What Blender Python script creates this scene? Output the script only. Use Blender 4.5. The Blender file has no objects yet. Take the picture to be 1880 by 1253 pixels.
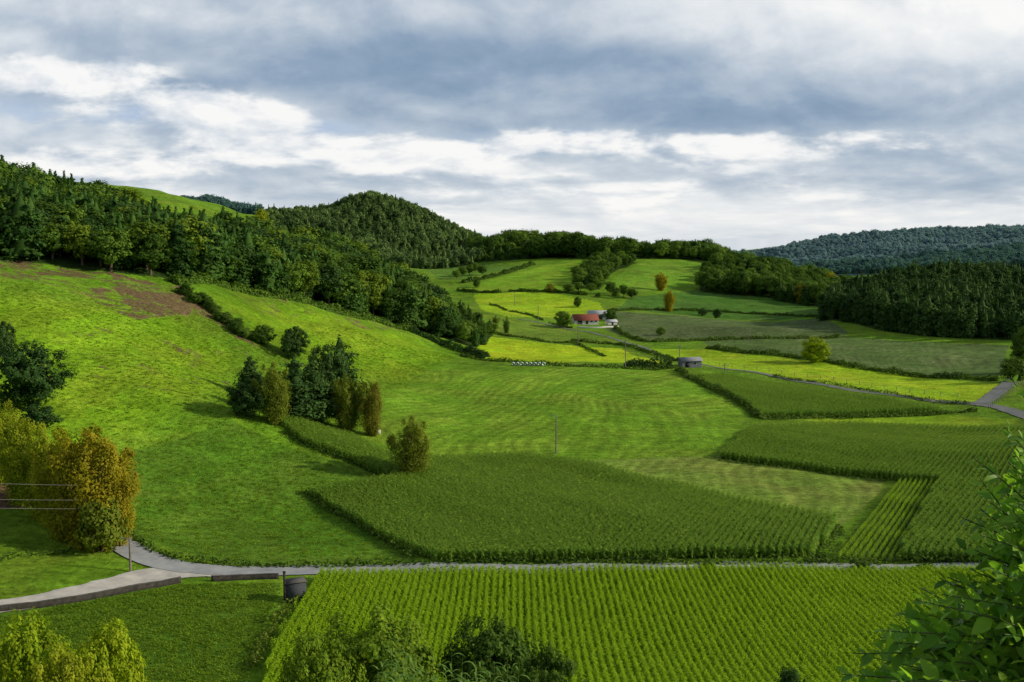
import bpy, math, random
import numpy as np
from mathutils import Vector
rng = np.random.default_rng(11); random.seed(11)
SC = bpy.context.scene; COL = SC.collection
PI = math.pi
# ------------------------------------------------------------------ camera model
F = 1827.8; CX, CY = 940.0, 626.5; CAMH = 45.0
TH = math.atan((CY-440)/F); CT, ST = math.cos(TH), math.sin(TH)
def ray(u, v):
    dx = (np.asarray(u, float)-CX)/F; dy = (CY-np.asarray(v, float))/F
    return dx, CT+dy*ST, -ST+dy*CT
def P(u, v, Y):
    a, b, c = ray(u, v); t = Y/b
    return (float(a*t), float(Y), float(CAMH+c*t))
def Z(u, Y, z): return ((u-CX)/F*Y, Y, z)
def UY(u, Y): return ((u-CX)/F*Y, Y)
ctrl = [
 # camera hill
 (0,2,43.2),(3,4,42.2),(-3,4,42.2),(0,10,37),(6,9,37),(-6,9,37),(0,20,31),(10,18,31),(-10,18,31),(0,40,20),(20,36,20),(-20,36,20),
 (0,60,10),(28,54,11),(-28,54,10),(0,80,3),(38,72,4),(-38,72,3),Z(940,97,0.2),Z(500,97,0.4),Z(1400,97,0.4),
 # near flat
 P(0,1110,114),Z(0,97,1.5),Z(400,110,0.6),Z(900,132,0),Z(500,132,0.2),Z(1300,132,0),Z(1750,132,0.6),Z(1750,110,1.0),
 Z(900,160,0),Z(1300,165,0),Z(1750,170,0.4),Z(1300,200,0),Z(1600,220,0),Z(1850,240,0.8),Z(1500,290,0),Z(1800,320,0.6),
 # left hillside
 P(0,490,270),P(0,620,215),P(0,750,180),P(0,850,160),P(0,1020,130),P(300,500,300),P(300,600,252),P(300,700,215),P(300,850,175),Z(300,150,1.3),
 P(500,540,335),P(500,650,270),P(500,750,220),Z(560,170,1.2),P(640,575,365),P(640,650,310),P(640,780,215),P(760,605,395),P(850,650,370),P(890,630,420),
 P(150,495,282),P(150,650,222),
 # left wood crest
 Z(0,380,57),Z(160,400,47),Z(300,420,40),Z(440,440,35),Z(560,460,32),Z(650,460,24),Z(750,460,15),Z(850,455,6),Z(905,450,1.8),
 # rounded mown rise in the valley
 Z(1000,345,2.0),Z(1010,296,4.2),Z(1010,258,3.2),Z(1000,225,0.9),Z(1000,203,0.2),Z(1160,290,3.4),Z(1180,250,2.0),P(850,690,300),Z(860,255,2.2),Z(1330,262,0.2),Z(1370,240,0),Z(1250,345,0.5),Z(800,212,1.0),Z(1290,300,0.8),
 # valley
 P(1080,592,520),P(950,620,440),P(900,560,620),Z(1150,460,0.8),Z(1300,430,0.5),Z(1150,590,3),P(1400,600,500),P(1500,580,570),Z(1700,380,0.5),
 P(850,525,720),P(950,530,690),P(1000,500,770),P(1085,480,860),P(1200,482,860),P(1250,520,740),P(1120,542,660),P(800,495,860),
 # behind left wood
 P(200,350,620),P(250,355,620),P(300,359,620),P(380,374,620),P(440,393,620),P(480,410,620),Z(700,600,8),Z(800,600,6),Z(600,650,22),Z(0,620,84),Z(300,850,60),
 P(400,382,1300),P(360,378,1300),P(460,400,1300),
 # cone hill
 P(690,368,1100),P(640,378,1100),P(600,400,1090),P(560,416,1080),P(500,420,1080),P(740,385,1100),P(790,415,1090),P(850,440,1080),P(885,457,1060),
 Z(760,930,18),Z(650,870,26),Z(690,1400,40),Z(560,1400,50),Z(850,1400,15),
 # ridge
 P(950,463,980),P(1050,463,980),P(1150,463,980),P(1250,468,960),P(1350,490,900),Z(1100,1300,4),Z(1350,1250,0),Z(950,1300,8),
 # spur
 P(1290,536,720),P(1400,547,690),P(1510,566,640),P(1350,500,790),P(1450,526,760),P(1540,552,720),Z(1450,930,2),Z(1600,900,0),
 # right wood
 Z(1515,531,1.5),Z(1700,443,1.5),Z(1850,414,1.8),Z(1600,580,11),Z(1700,540,17),Z(1800,520,13),Z(1900,500,9),Z(1700,700,3),Z(1900,680,4),
 # far right hills
 Z(1650,1250,2),Z(1850,1100,4),P(1800,478,1500),P(1880,472,1500),P(1700,486,1550),P(1360,492,1900),P(1430,478,1900),P(1490,458,1950),P(1540,444,2000),P(1620,437,2000),P(1700,430,2000),P(1880,427,2000),
 Z(1400,1600,-10),Z(1800,1650,24),
 # outside the frame
 Z(-500,114,6),Z(-500,160,18),Z(-500,220,35),Z(-500,300,55),Z(-500,420,72),Z(-500,620,95),Z(-500,1300,90),
 Z(2300,100,4),Z(2300,150,8),Z(2300,220,12),Z(2300,320,12),Z(2300,450,12),Z(2300,600,24),Z(2300,1000,20),Z(2300,1500,70),Z(2300,2000,85),
]
for u in (-500,200,700,1000,1400,1700,2300):
    ctrl += [Z(u,3600,-60),Z(u,6000,-120)]
for az in (-3.0,-2.2,-1.4,1.4,2.2,3.0):
    for r, z in ((2,43.5),(10,44),(60,50),(300,70),(1200,60),(6000,-120)):
        if abs(az) < 1.5: z = {2:43,10:38,60:22,300:40,1200:50,6000:-120}[r]
        ctrl.append((r*math.sin(az), r*math.cos(az), z))
ctrl = np.array(ctrl)
def feat(x, y):
    r = np.maximum(np.hypot(x, y), 1.5)
    return np.arctan2(x, y), np.log(r)
def kern(d2): return 0.5*d2*np.log(d2+1e-12)
ca, cl = feat(ctrl[:,0], ctrl[:,1]); nC = len(ca)
K = kern((ca[:,None]-ca)**2+(cl[:,None]-cl)**2)+np.eye(nC)*2e-4
Pm = np.stack([np.ones(nC), ca, cl], 1)
A = np.block([[K, Pm],[Pm.T, np.zeros((3,3))]])
sol = np.linalg.solve(A, np.concatenate([ctrl[:,2], np.zeros(3)]))
wv = [(wl, rng.uniform(0,2*PI), rng.uniform(0,2*PI)) for wl in (7,9,12,16,21,28,36,48,65,90)]
def H(x, y):
    x = np.atleast_1d(np.asarray(x, float)); y = np.atleast_1d(np.asarray(y, float))
    out = np.empty(len(x))
    for i in range(0, len(x), 40000):
        xs, ys = x[i:i+40000], y[i:i+40000]
        a, l = feat(xs, ys)
        z = kern((a[:,None]-ca)**2+(l[:,None]-cl)**2) @ sol[:nC] + sol[nC] + sol[nC+1]*a + sol[nC+2]*l
        m = np.clip((np.hypot(xs, ys)-60)/80, 0, 1)
        hill = np.clip((-0.05-a)/0.15, 0, 1)*np.clip((np.hypot(xs,ys)-140)/60, 0, 1)
        for wl, th, ph in wv:
            amp = 0.0032*wl*(1+(2.0*hill if wl >= 21 else 0))
            z = z + m*amp*np.sin((xs*math.cos(th)+ys*math.sin(th))*2*PI/wl+ph)
        out[i:i+40000] = z
    return out
def H1(x, y): return float(H([x],[y])[0])
RS = np.exp(np.linspace(math.log(50), math.log(3500), 900))
def hits(pix):
    pix = np.array(pix, float); res = []
    dx, dy, dz = ray(pix[:,0], pix[:,1])
    for i in range(len(pix)):
        hyp = math.hypot(dx[i], dy[i]); t = RS/hyp
        g = CAMH+dz[i]*t - H(dx[i]*t, dy[i]*t)
        k = np.argmax(g < 0)
        if g[k] >= 0: k = len(RS)-1
        k = max(k, 1)
        f = g[k-1]/(g[k-1]-g[k]) if g[k] < 0 else 1.0
        tt = t[k-1]+(t[k]-t[k-1])*f
        res.append((dx[i]*tt, dy[i]*tt))
    return np.array(res)
def inpoly(x, y, poly):
    poly = np.asarray(poly); res = np.zeros(len(x), bool)
    bx0, by0 = poly.min(0); bx1, by1 = poly.max(0)
    m = (x >= bx0)&(x <= bx1)&(y >= by0)&(y <= by1)
    if not m.any(): return res
    xs, ys = x[m], y[m]; r = np.zeros(len(xs), bool)
    n = len(poly)
    for i in range(n):
        x1, y1 = poly[i]; x2, y2 = poly[(i+1) % n]
        if y1 == y2: continue
        c = ((y1 > ys) != (y2 > ys)) & (xs < (x2-x1)*(ys-y1)/(y2-y1)+x1)
        r ^= c
    res[m] = r
    return res
def vary(x, y, w, amt):
    return 1+amt*0.5*(np.sin(x/w+1.7*np.sin(y/(w*1.3)))+np.sin(y/(w*0.8)+1.3*np.sin(x/(w*0.6)+2)))
# ------------------------------------------------------------------ material helpers
class NT:
    def __init__(s, tree): s.t = tree
    def n(s, typ, **kw):
        nd = s.t.nodes.new(typ)
        for k, v in kw.items(): setattr(nd, k, v)
        return nd
    def put(s, sock, v):
        if isinstance(v, bpy.types.NodeSocket): s.t.links.new(v, sock)
        elif v is not None: sock.default_value = v
    def m(s, op, a, b=None, c=None, clamp=False):
        nd = s.n('ShaderNodeMath', operation=op, use_clamp=clamp)
        s.put(nd.inputs[0], a); s.put(nd.inputs[1], b)
        if c is not None: s.put(nd.inputs[2], c)
        return nd.outputs[0]
    def mix(s, fac, a, b, blend='MIX'):
        nd = s.n('ShaderNodeMix', data_type='RGBA', blend_type=blend)
        s.put(nd.inputs[0], fac); s.put(nd.inputs[6], a); s.put(nd.inputs[7], b)
        return nd.outputs[2]
    def noise(s, vec, scale, detail=4, rough=0.55, dist=0.0):
        nd = s.n('ShaderNodeTexNoise'); s.put(nd.inputs['Vector'], vec)
        nd.inputs['Scale'].default_value = scale; nd.inputs['Detail'].default_value = detail
        nd.inputs['Roughness'].default_value = rough; nd.inputs['Distortion'].default_value = dist
        return nd.outputs[0]
    def rng(s, v, a, b, c, d, smooth=False):
        nd = s.n('ShaderNodeMapRange'); s.put(nd.inputs[0], v)
        if smooth: nd.interpolation_type = 'SMOOTHSTEP'
        for i, q in enumerate((a, b, c, d)): s.put(nd.inputs[i+1], q)
        return nd.outputs[0]
    def ramp(s, v, stops):
        nd = s.n('ShaderNodeValToRGB'); cr = nd.color_ramp
        while len(cr.elements) < len(stops): cr.elements.new(0.5)
        for e, (p, c) in zip(cr.elements, stops): e.position = p; e.color = (*c, 1)
        s.put(nd.inputs[0], v); return nd.outputs[0]
    def xyz(s, x, y, z=0.0):
        nd = s.n('ShaderNodeCombineXYZ'); s.put(nd.inputs[0], x); s.put(nd.inputs[1], y); s.put(nd.inputs[2], z); return nd.outputs[0]
def newmat(name):
    m = bpy.data.materials.new(name); m.use_nodes = True; m.node_tree.nodes.clear()
    return m, NT(m.node_tree)
def c4(c): return (c[0], c[1], c[2], 1)
def leaf_mat(name, c1, c2, transl=0.28, var=0.35, rough=0.7, spec=0.06, hue=0.010):
    m, t = newmat(name)
    geo = t.n('ShaderNodeNewGeometry'); oi = t.n('ShaderNodeObjectInfo'); tc = t.n('ShaderNodeTexCoord')
    col = t.mix(geo.outputs['Random Per Island'], c4(c1), c4(c2))
    v = t.rng(oi.outputs['Random'], 0, 1, 1-var, 1+var)
    nz = t.noise(tc.outputs['Object'], 5.0, 2)
    v = t.m('MULTIPLY', v, t.rng(nz, 0.3, 0.7, 0.7, 1.3))
    hs = t.n('ShaderNodeHueSaturation'); hs.inputs['Saturation'].default_value = 1.0
    t.put(hs.inputs['Hue'], t.rng(oi.outputs['Random'], 0, 1, 0.5+hue, 0.5-hue)); t.put(hs.inputs['Value'], v); t.put(hs.inputs['Color'], col)
    p = t.n('ShaderNodeBsdfPrincipled'); t.put(p.inputs['Base Color'], hs.outputs[0])
    p.inputs['Roughness'].default_value = rough; p.inputs['Specular IOR Level'].default_value = spec
    tr = t.n('ShaderNodeBsdfTranslucent'); t.put(tr.inputs[0], t.mix(1.0, hs.outputs[0], (1.12,1.2,0.5,1), 'MULTIPLY'))
    ms = t.n('ShaderNodeMixShader'); ms.inputs[0].default_value = transl
    t.put(ms.inputs[1], p.outputs[0]); t.put(ms.inputs[2], tr.outputs[0])
    o = t.n('ShaderNodeOutputMaterial'); t.put(o.inputs[0], ms.outputs[0])
    return m
def solid_mat(name, c1, c2, scale=2.0, rough=0.85, spec=0.2, bump=0.0, metal=0.0, detail=6):
    m, t = newmat(name); tc = t.n('ShaderNodeTexCoord')
    nz = t.noise(tc.outputs['Object'], scale, detail, 0.65)
    p = t.n('ShaderNodeBsdfPrincipled'); t.put(p.inputs['Base Color'], t.mix(t.rng(nz,0.3,0.7,0,1), c4(c1), c4(c2)))
    p.inputs['Roughness'].default_value = rough; p.inputs['Specular IOR Level'].default_value = spec; p.inputs['Metallic'].default_value = metal
    if bump:
        b = t.n('ShaderNodeBump'); b.inputs['Strength'].default_value = bump; b.inputs['Distance'].default_value = 0.05
        t.put(b.inputs['Height'], nz); t.put(p.inputs['Normal'], b.outputs[0])
    o = t.n('ShaderNodeOutputMaterial'); t.put(o.inputs[0], p.outputs[0])
    return m
MAT = dict(
 conifer = leaf_mat('conifer_foliage',(0.023,0.064,0.014),(0.074,0.150,0.024),0.30,0.42),
 broad = leaf_mat('broadleaf_foliage',(0.046,0.100,0.014),(0.120,0.210,0.026),0.35,0.40),
 dark = leaf_mat('dark_foliage',(0.020,0.054,0.014),(0.060,0.118,0.024),0.27,0.25),
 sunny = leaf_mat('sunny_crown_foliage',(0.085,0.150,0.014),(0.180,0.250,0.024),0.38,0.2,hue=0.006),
 olive = leaf_mat('olive_foliage',(0.100,0.145,0.014),(0.190,0.225,0.024),0.38,0.12,hue=0.004),
 yellow = leaf_mat('yellow_green_foliage',(0.200,0.255,0.014),(0.330,0.365,0.024),0.45,0.10,hue=0.004),
 orange = leaf_mat('golden_foliage',(0.215,0.235,0.014),(0.350,0.325,0.022),0.45,0.06,hue=0.003),
 amber = leaf_mat('amber_foliage',(0.225,0.220,0.014),(0.370,0.300,0.022),0.45,0.05,hue=0.003),
 rust = leaf_mat('rust_foliage',(0.135,0.155,0.018),(0.230,0.215,0.025),0.38,0.08,hue=0.003),
 bright = leaf_mat('bright_foliage',(0.165,0.260,0.010),(0.320,0.395,0.018),0.45,0.1,hue=0.006),
 fresh = leaf_mat('fresh_foliage',(0.075,0.155,0.012),(0.190,0.285,0.020),0.4,0.1),
 hedge = leaf_mat('hedge_foliage',(0.038,0.083,0.011),(0.092,0.155,0.020),0.3,0.2),
 verge = leaf_mat('verge_foliage',(0.090,0.140,0.012),(0.180,0.220,0.030),0.3,0.2),
 bluewood = leaf_mat('hazy_foliage',(0.066,0.148,0.156),(0.092,0.180,0.176),0.38,0.10),  # blue of distance haze put into the leaf colour
 hazewood = leaf_mat('far_hazy_foliage',(0.170,0.276,0.352),(0.182,0.290,0.362),0.4,0.04),  # stronger distance haze, painted as a paler bluer leaf
 hillwood = leaf_mat('hill_foliage',(0.052,0.112,0.040),(0.160,0.235,0.064),0.32,0.45),
 laurel = leaf_mat('glossy_leaf',(0.120,0.260,0.028),(0.310,0.480,0.052),0.52,0.1,0.45,0.2),
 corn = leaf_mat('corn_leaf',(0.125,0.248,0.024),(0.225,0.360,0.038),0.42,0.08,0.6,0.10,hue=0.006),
 cornlit = leaf_mat('sunlit_corn_leaf',(0.235,0.385,0.010),(0.400,0.550,0.022),0.48,0.08,0.6,0.10,hue=0.006),  # same crop as corn; sun and shade split into two leaf colours
 tassel = leaf_mat('corn_tassel',(0.210,0.280,0.040),(0.320,0.350,0.065),0.4,0.1),
 reed = leaf_mat('reed_leaf',(0.110,0.215,0.035),(0.210,0.335,0.070),0.4,0.1),
 tuft = leaf_mat('tuft_grass',(0.115,0.230,0.013),(0.240,0.345,0.028),0.55,0.25),
 bark = solid_mat('bark',(0.07,0.05,0.035),(0.13,0.10,0.075),8,0.9,0.1,0.5),
 stem = solid_mat('twig_bark',(0.07,0.10,0.03),(0.11,0.15,0.05),30),
 wood = solid_mat('weathered_wood',(0.10,0.085,0.07),(0.19,0.165,0.14),3,0.85),
 metal = solid_mat('grey_metal',(0.25,0.26,0.27),(0.36,0.37,0.38),3,0.5,0.4,0,0.5),
 wire = solid_mat('wire_metal',(0.16,0.16,0.15),(0.22,0.22,0.21),1,0.6),
 ceramic = solid_mat('insulator_ceramic',(0.5,0.5,0.48),(0.6,0.6,0.58),3,0.3,0.5),
 stone = solid_mat('wall_stone',(0.022,0.020,0.018),(0.065,0.060,0.054),1.6,0.95,0.1),
 stonecap = solid_mat('cap_stone',(0.06,0.058,0.055),(0.10,0.095,0.09),2.5,0.9,0.1),
 hutwall = solid_mat('hut_stone',(0.042,0.047,0.054),(0.062,0.068,0.078),3.5,0.95,0.1),
 asphalt = solid_mat('worn_asphalt',(0.19,0.20,0.215),(0.30,0.305,0.31),0.5,0.9,0.15),
 lane = solid_mat('lane_asphalt',(0.10,0.11,0.10),(0.17,0.175,0.17),0.4,0.9,0.15),
 gravel = solid_mat('gravel',(0.28,0.27,0.25),(0.46,0.435,0.40),0.6,0.95,0.1),
 redroof = solid_mat('red_tiles',(0.150,0.042,0.030),(0.230,0.070,0.046),1.0,0.8),
 greyroof = solid_mat('grey_sheet_roof',(0.28,0.295,0.32),(0.40,0.415,0.44),0.8,0.6),
 whitewall = solid_mat('white_render',(0.42,0.41,0.39),(0.60,0.59,0.56),0.7,0.9),
 greywall = solid_mat('grey_block_wall',(0.13,0.145,0.165),(0.22,0.23,0.25),0.8,0.9),
 darkhole = solid_mat('dark_door',(0.015,0.015,0.017),(0.03,0.03,0.033),1.0,0.7),
 wrap = solid_mat('bale_wrap',(0.26,0.40,0.29),(0.38,0.50,0.40),3,0.35,0.4),
 rock = solid_mat('pale_stone',(0.45,0.45,0.43),(0.65,0.65,0.62),3,0.9,0.1,0.5),
)
# ------------------------------------------------------------------ mesh helpers
class Q:
    def __init__(s): s.v = []; s.f = []; s.m = []; s.n = 0
    def add(s, v, f, m=0):
        v = np.asarray(v, float).reshape(-1, 3); f = np.asarray(f, int)
        s.v.append(v); s.f.append(f+s.n); s.m.append(np.full(len(f), m)); s.n += len(v); return s
    def box(s, c, d, m=0, rz=0.0):
        x, y, z = d[0]/2, d[1]/2, d[2]/2
        v = np.array([(-x,-y,-z),(x,-y,-z),(x,y,-z),(-x,y,-z),(-x,-y,z),(x,-y,z),(x,y,z),(-x,y,z)])
        if rz: v = v @ np.array([[math.cos(rz),math.sin(rz),0],[-math.sin(rz),math.cos(rz),0],[0,0,1]])
        return s.add(v+np.array(c), [(0,3,2,1),(4,5,6,7),(0,1,5,4),(1,2,6,5),(2,3,7,6),(3,0,4,7)], m)
    def tube(s, path, rad, n=6, m=0, cap=True):
        path = np.asarray(path, float); k = len(path); rad = np.broadcast_to(np.asarray(rad, float), (k,))
        tg = np.gradient(path, axis=0); tg /= np.linalg.norm(tg, axis=1)[:,None]+1e-9
        ref = np.where(np.abs(tg[:,2:3]) > 0.9, np.array([[1.,0,0]]), np.array([[0,0,1.]]))
        a = np.cross(tg, ref); a /= np.linalg.norm(a, axis=1)[:,None]+1e-9; b = np.cross(tg, a)
        th = np.arange(n)*2*PI/n
        v = path[:,None]+rad[:,None,None]*(np.cos(th)[None,:,None]*a[:,None]+np.sin(th)[None,:,None]*b[:,None])
        f = [(i*n+j, i*n+(j+1)%n, (i+1)*n+(j+1)%n, (i+1)*n+j) for i in range(k-1) for j in range(n)]
        base = s.n; s.add(v.reshape(-1,3), f, m)
        if cap:
            for q in (0, k-1):
                s.f.append(np.array([[base+q*n+j for j in range(n)]])); s.m.append(np.full(1, m))
        return s
    def leaves(s, c, nrm, size, asp=0.55, m=0):
        c = np.asarray(c); n = len(c); nrm = nrm/(np.linalg.norm(nrm, axis=1)[:,None]+1e-9)
        t = rng.normal(size=(n,3)); t -= (t*nrm).sum(1)[:,None]*nrm; t /= np.linalg.norm(t, axis=1)[:,None]+1e-9
        b = np.cross(nrm, t); S = np.broadcast_to(np.asarray(size, float), (n,))[:,None]
        v = np.stack([c-t*S, c-b*S*asp+t*S*0.1, c+t*S, c+b*S*asp+t*S*0.1], 1).reshape(-1,3)
        return s.add(v, np.arange(4*n).reshape(n,4), m)
    def mesh(s, name, mats, smooth=False):
        me = bpy.data.meshes.new(name)
        v = np.concatenate(s.v); me.vertices.add(len(v)); me.vertices.foreach_set('co', v.ravel())
        lt = np.concatenate([np.full(len(f), f.shape[1]) for f in s.f]); li = np.concatenate([f.ravel() for f in s.f])
        me.loops.add(len(li)); me.loops.foreach_set('vertex_index', li.astype(np.int32))
        me.polygons.add(len(lt)); me.polygons.foreach_set('loop_start', np.concatenate([[0], np.cumsum(lt)[:-1]]).astype(np.int32))
        for mt in mats: me.materials.append(mt)
        me.polygons.foreach_set('material_index', np.concatenate(s.m).astype(np.int32))
        if smooth: me.polygons.foreach_set('use_smooth', np.ones(len(lt), bool))
        me.update(); me.validate()
        return me
    def obj(s, name, mats, parent=None, smooth=False, loc=None, rz=None):
        if not isinstance(mats, (list, tuple)): mats = [mats]
        return link(name, s.mesh(name, mats, smooth), parent, loc, rz)
def link(name, data, parent=None, loc=None, rz=None):
    o = bpy.data.objects.new(name, data); COL.objects.link(o)
    if parent: o.parent = parent
    if loc is not None: o.location = loc
    if rz is not None: o.rotation_euler = (0,0,rz)
    return o
def tag(o, label, cat=None, group=None, kind=None):
    o['label'] = label
    if cat: o['category'] = cat
    if group: o['group'] = group
    if kind: o['kind'] = kind
    return o
def thing(name, label, cat, loc, rz=0, group=None):
    o = link(name, None, None, loc, rz); o.empty_display_size = 0.3
    return tag(o, label, cat, group)
# ------------------------------------------------------------------ crowns (unit height)
def unit(n):
    d = rng.normal(size=(n,3)); return d/np.linalg.norm(d, axis=1)[:,None]
def conifer_crown(nb=80, nl=30, R=0.20, ls=0.034, z0=0.04, pw=0.7):
    q = Q(); zs = z0+(0.97-z0)*(1-np.sqrt(rng.random(nb)*0.995)); th = rng.uniform(0,2*PI,nb)
    prof = R*np.clip((1-zs)*1.9,0,1)**pw*np.clip((zs-z0)*6+0.6,0,1)*rng.uniform(0.72,1.2,nb)+0.012
    for z, a, L in zip(zs, th, prof):
        k = nl; f = rng.random(k)**0.55
        cc = np.stack([math.cos(a)*L*f, math.sin(a)*L*f, z-0.03*f+0*f], 1)+rng.normal(size=(k,3))*np.array([0.030,0.030,0.026])*(0.4+L/R*0.7)
        nr = np.stack([np.full(k,math.cos(a)), np.full(k,math.sin(a)), np.full(k,0.55)],1)+rng.normal(size=(k,3))*0.45
        q.leaves(cc, nr, ls*rng.uniform(0.6,1.2,k), 0.6)
    k = 40; q.leaves(np.stack([rng.normal(size=k)*0.010, rng.normal(size=k)*0.010, 1-0.09*rng.random(k)],1), unit(k), ls*0.5)
    zz = np.array([z0+0.02,0.2,0.45,0.7,0.9,0.97]); q.tube([(0,0,z) for z in zz], R*np.array([0.5,0.62,0.52,0.36,0.14,0.02]), 7)
    return q
def broad_crown(nc=60, nl=36, R=0.40, z0=0.10, z1=1.0, cr=0.12, ls=0.030, egg=0.0, core=True, lump=0.25):
    q = Q(); hz = (z1-z0)/2; zc = (z0+z1)/2
    d = unit(nc); rad = (0.5+0.55*rng.random(nc)**0.6)
    ph = rng.uniform(0,6.28,4)
    ang = np.arctan2(d[:,1], d[:,0])
    lum = 1+lump*(0.5*np.sin(2*ang+ph[0])+0.5*np.sin(3*ang+ph[1]+3*d[:,2]))*rng.uniform(0.5,1.3,nc)
    w = 1-egg*np.clip(d[:,2],-1,1)
    cc = np.stack([d[:,0]*(R-cr*0.7)*rad*lum*w, d[:,1]*(R-cr*0.7)*rad*lum*w, zc+d[:,2]*(hz-cr*0.5)*rad], 1)
    for c in cc:
        dd = unit(nl); s = cr*rng.uniform(0.6,1.15)
        p = c+dd*s*rng.uniform(0.55,1.05,(nl,1))*np.array([1,1,0.8 if egg < 0.2 else 1.25])
        out = c-np.array([0,0,zc]); out = out/(np.linalg.norm(out)+1e-6)
        q.leaves(p, dd+out*0.9+np.array([0,0,0.35])+rng.normal(size=(nl,3))*0.35, ls*rng.uniform(0.6,1.25,nl), 0.6)
    if core:
        k = 220; dd = unit(k)*rng.random((k,1))**0.4*0.62
        q.leaves(np.stack([dd[:,0]*R, dd[:,1]*R, zc+dd[:,2]*hz],1), unit(k), max(0.045, ls*1.6), 0.8)
    return q
def plume_crown(ns=9, nc=16, nl=46, R=0.24, ls=0.017, wk=1.0):
    # several upright feathery stems leaning out of one base, each its own flame of leaf clumps
    q = Q()
    for s in range(ns):
        a = s*2.4+rng.random()*0.6; lean = R*(0.15+0.8*rng.random()) if s else 0.0; top = rng.uniform(0.68,0.97)-0.35*max(0,lean/R-0.5) if s else 1.0
        for c in range(nc):
            f = (c+rng.random())/nc; z = 0.04+(top-0.07)*f; rr = lean*f**0.7; wd = wk*(0.085*math.sin(PI*min(1,0.18+0.82*f))**0.6+0.018)
            cc = np.array([math.cos(a)*rr, math.sin(a)*rr, z])+rng.normal(size=3)*wd*0.45
            dd = unit(nl); p = cc+dd*wd*rng.uniform(0.35,0.95,(nl,1))*np.array([1,1,1.3])
            q.leaves(p, dd+np.array([math.cos(a)*0.5,math.sin(a)*0.5,0.4])+rng.normal(size=(nl,3))*0.4, ls*rng.uniform(0.6,1.25,nl), 0.55)
    k = 260; f = rng.random(k); q.leaves(np.stack([rng.normal(size=k)*R*0.22, rng.normal(size=k)*R*0.22, 0.08+0.6*f],1), unit(k), 0.022, 0.7)
    return q
def trunk_mesh(r=0.022, top=0.6, limbs=6, spread=0.24):
    q = Q(); bend = rng.normal(size=2)*0.02
    q.tube([(0,0,-0.06),(0,0,0.06),(bend[0],bend[1],top*0.5),(bend[0]*1.5,bend[1]*1.5,top)], [r*1.5,r*1.1,r*0.8,r*0.35], 7)
    for i in range(limbs):
        a = i*2.4+rng.random(); z = top*(0.35+0.5*i/max(1,limbs)); L = spread*rng.uniform(0.7,1.1)
        b = np.array([bend[0],bend[1],z]); e = b+np.array([math.cos(a)*L, math.sin(a)*L, L*1.1])
        q.tube([b,(b+e)/2+np.array([0,0,-0.02]),e], [r*0.55,r*0.4,r*0.12], 5)
    return q.mesh('trunk_mesh', [MAT['bark']])
LEAF0 = MAT['broad']
CR = {
 'conifer': [conifer_crown(R=rng.uniform(0.17,0.23), pw=rng.uniform(0.45,0.75)).mesh('conifer_crown', [MAT['conifer']]) for _ in range(6)],
 'broad': [broad_crown().mesh('broad_crown', [LEAF0]) for _ in range(5)],
 'far': [broad_crown(26,18,0.40,0.1,1,0.17,0.054).mesh('far_crown', [LEAF0]) for _ in range(4)],
 'farcon': [conifer_crown(34,14,0.20,0.055).mesh('farcon_crown', [LEAF0]) for _ in range(3)],
 'round': [broad_crown(170,70,0.48,0.0,1,0.09,0.021,0.0,True,0.4).mesh('round_crown', [LEAF0]) for _ in range(3)],
 'upright': [plume_crown(11,16,48,0.28,0.0170).mesh('upright_crown', [LEAF0]) for _ in range(5)],
 'plume': [plume_crown(18,18,80,0.36,0.0138,1.15).mesh('plume_crown', [LEAF0]) for _ in range(4)],
 'bush': [broad_crown(70,50,0.55,-0.08,1,0.16,0.036).mesh('bush_crown', [LEAF0]) for _ in range(4)],
 'near': [broad_crown(420,80,0.50,0.0,1,0.075,0.0150,0.0,True,0.35).mesh('near_crown', [LEAF0]) for _ in range(3)],
 'spire': [conifer_crown(130,55,0.20,0.024,0.02).mesh('spire_crown', [LEAF0]) for _ in range(3)],
}
HALF = dict(conifer=0.20, broad=0.40, far=0.4, farcon=0.2, round=0.48, upright=0.31, plume=0.38, bush=0.55, near=0.5, spire=0.19)
TR = {'tall': [trunk_mesh() for _ in range(2)], 'con': [trunk_mesh(0.016,0.85,0)], 'short': [trunk_mesh(0.03,0.5,7,0.3) for _ in range(2)]}
def tree(name, label, cat, x, y, h, kind, mat, width=None, group=None, z=None, i=[0]):
    i[0] += 1
    z = H1(x, y) if z is None else z
    rt = thing(name, label, cat, (x, y, z-0.05), rng.uniform(0,6.28), group)
    w = h if width is None else width/(2*HALF[kind])
    rt.scale = (w, w, h)
    tm = TR['con'][0] if kind in ('conifer','spire') else (TR['short'][i[0]%2] if kind in ('bush','round','near') else TR['tall'][i[0]%2])
    link('trunk', tm, rt)
    c = link('crown', CR[kind][i[0] % len(CR[kind])], rt)
    s = c.material_slots[0]; s.link = 'OBJECT'; s.material = MAT[mat]
    return rt
def tree_px(u, vb, vt, wpx, kind, mat, name, label, cat='tree', group=None):
    (x, y), = hits([(u, vb)]); d = y/CT
    return tree(name, label, cat, x, y, (vb-vt)*d/F*1.04, kind, mat, wpx*d/F, group)
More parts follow.
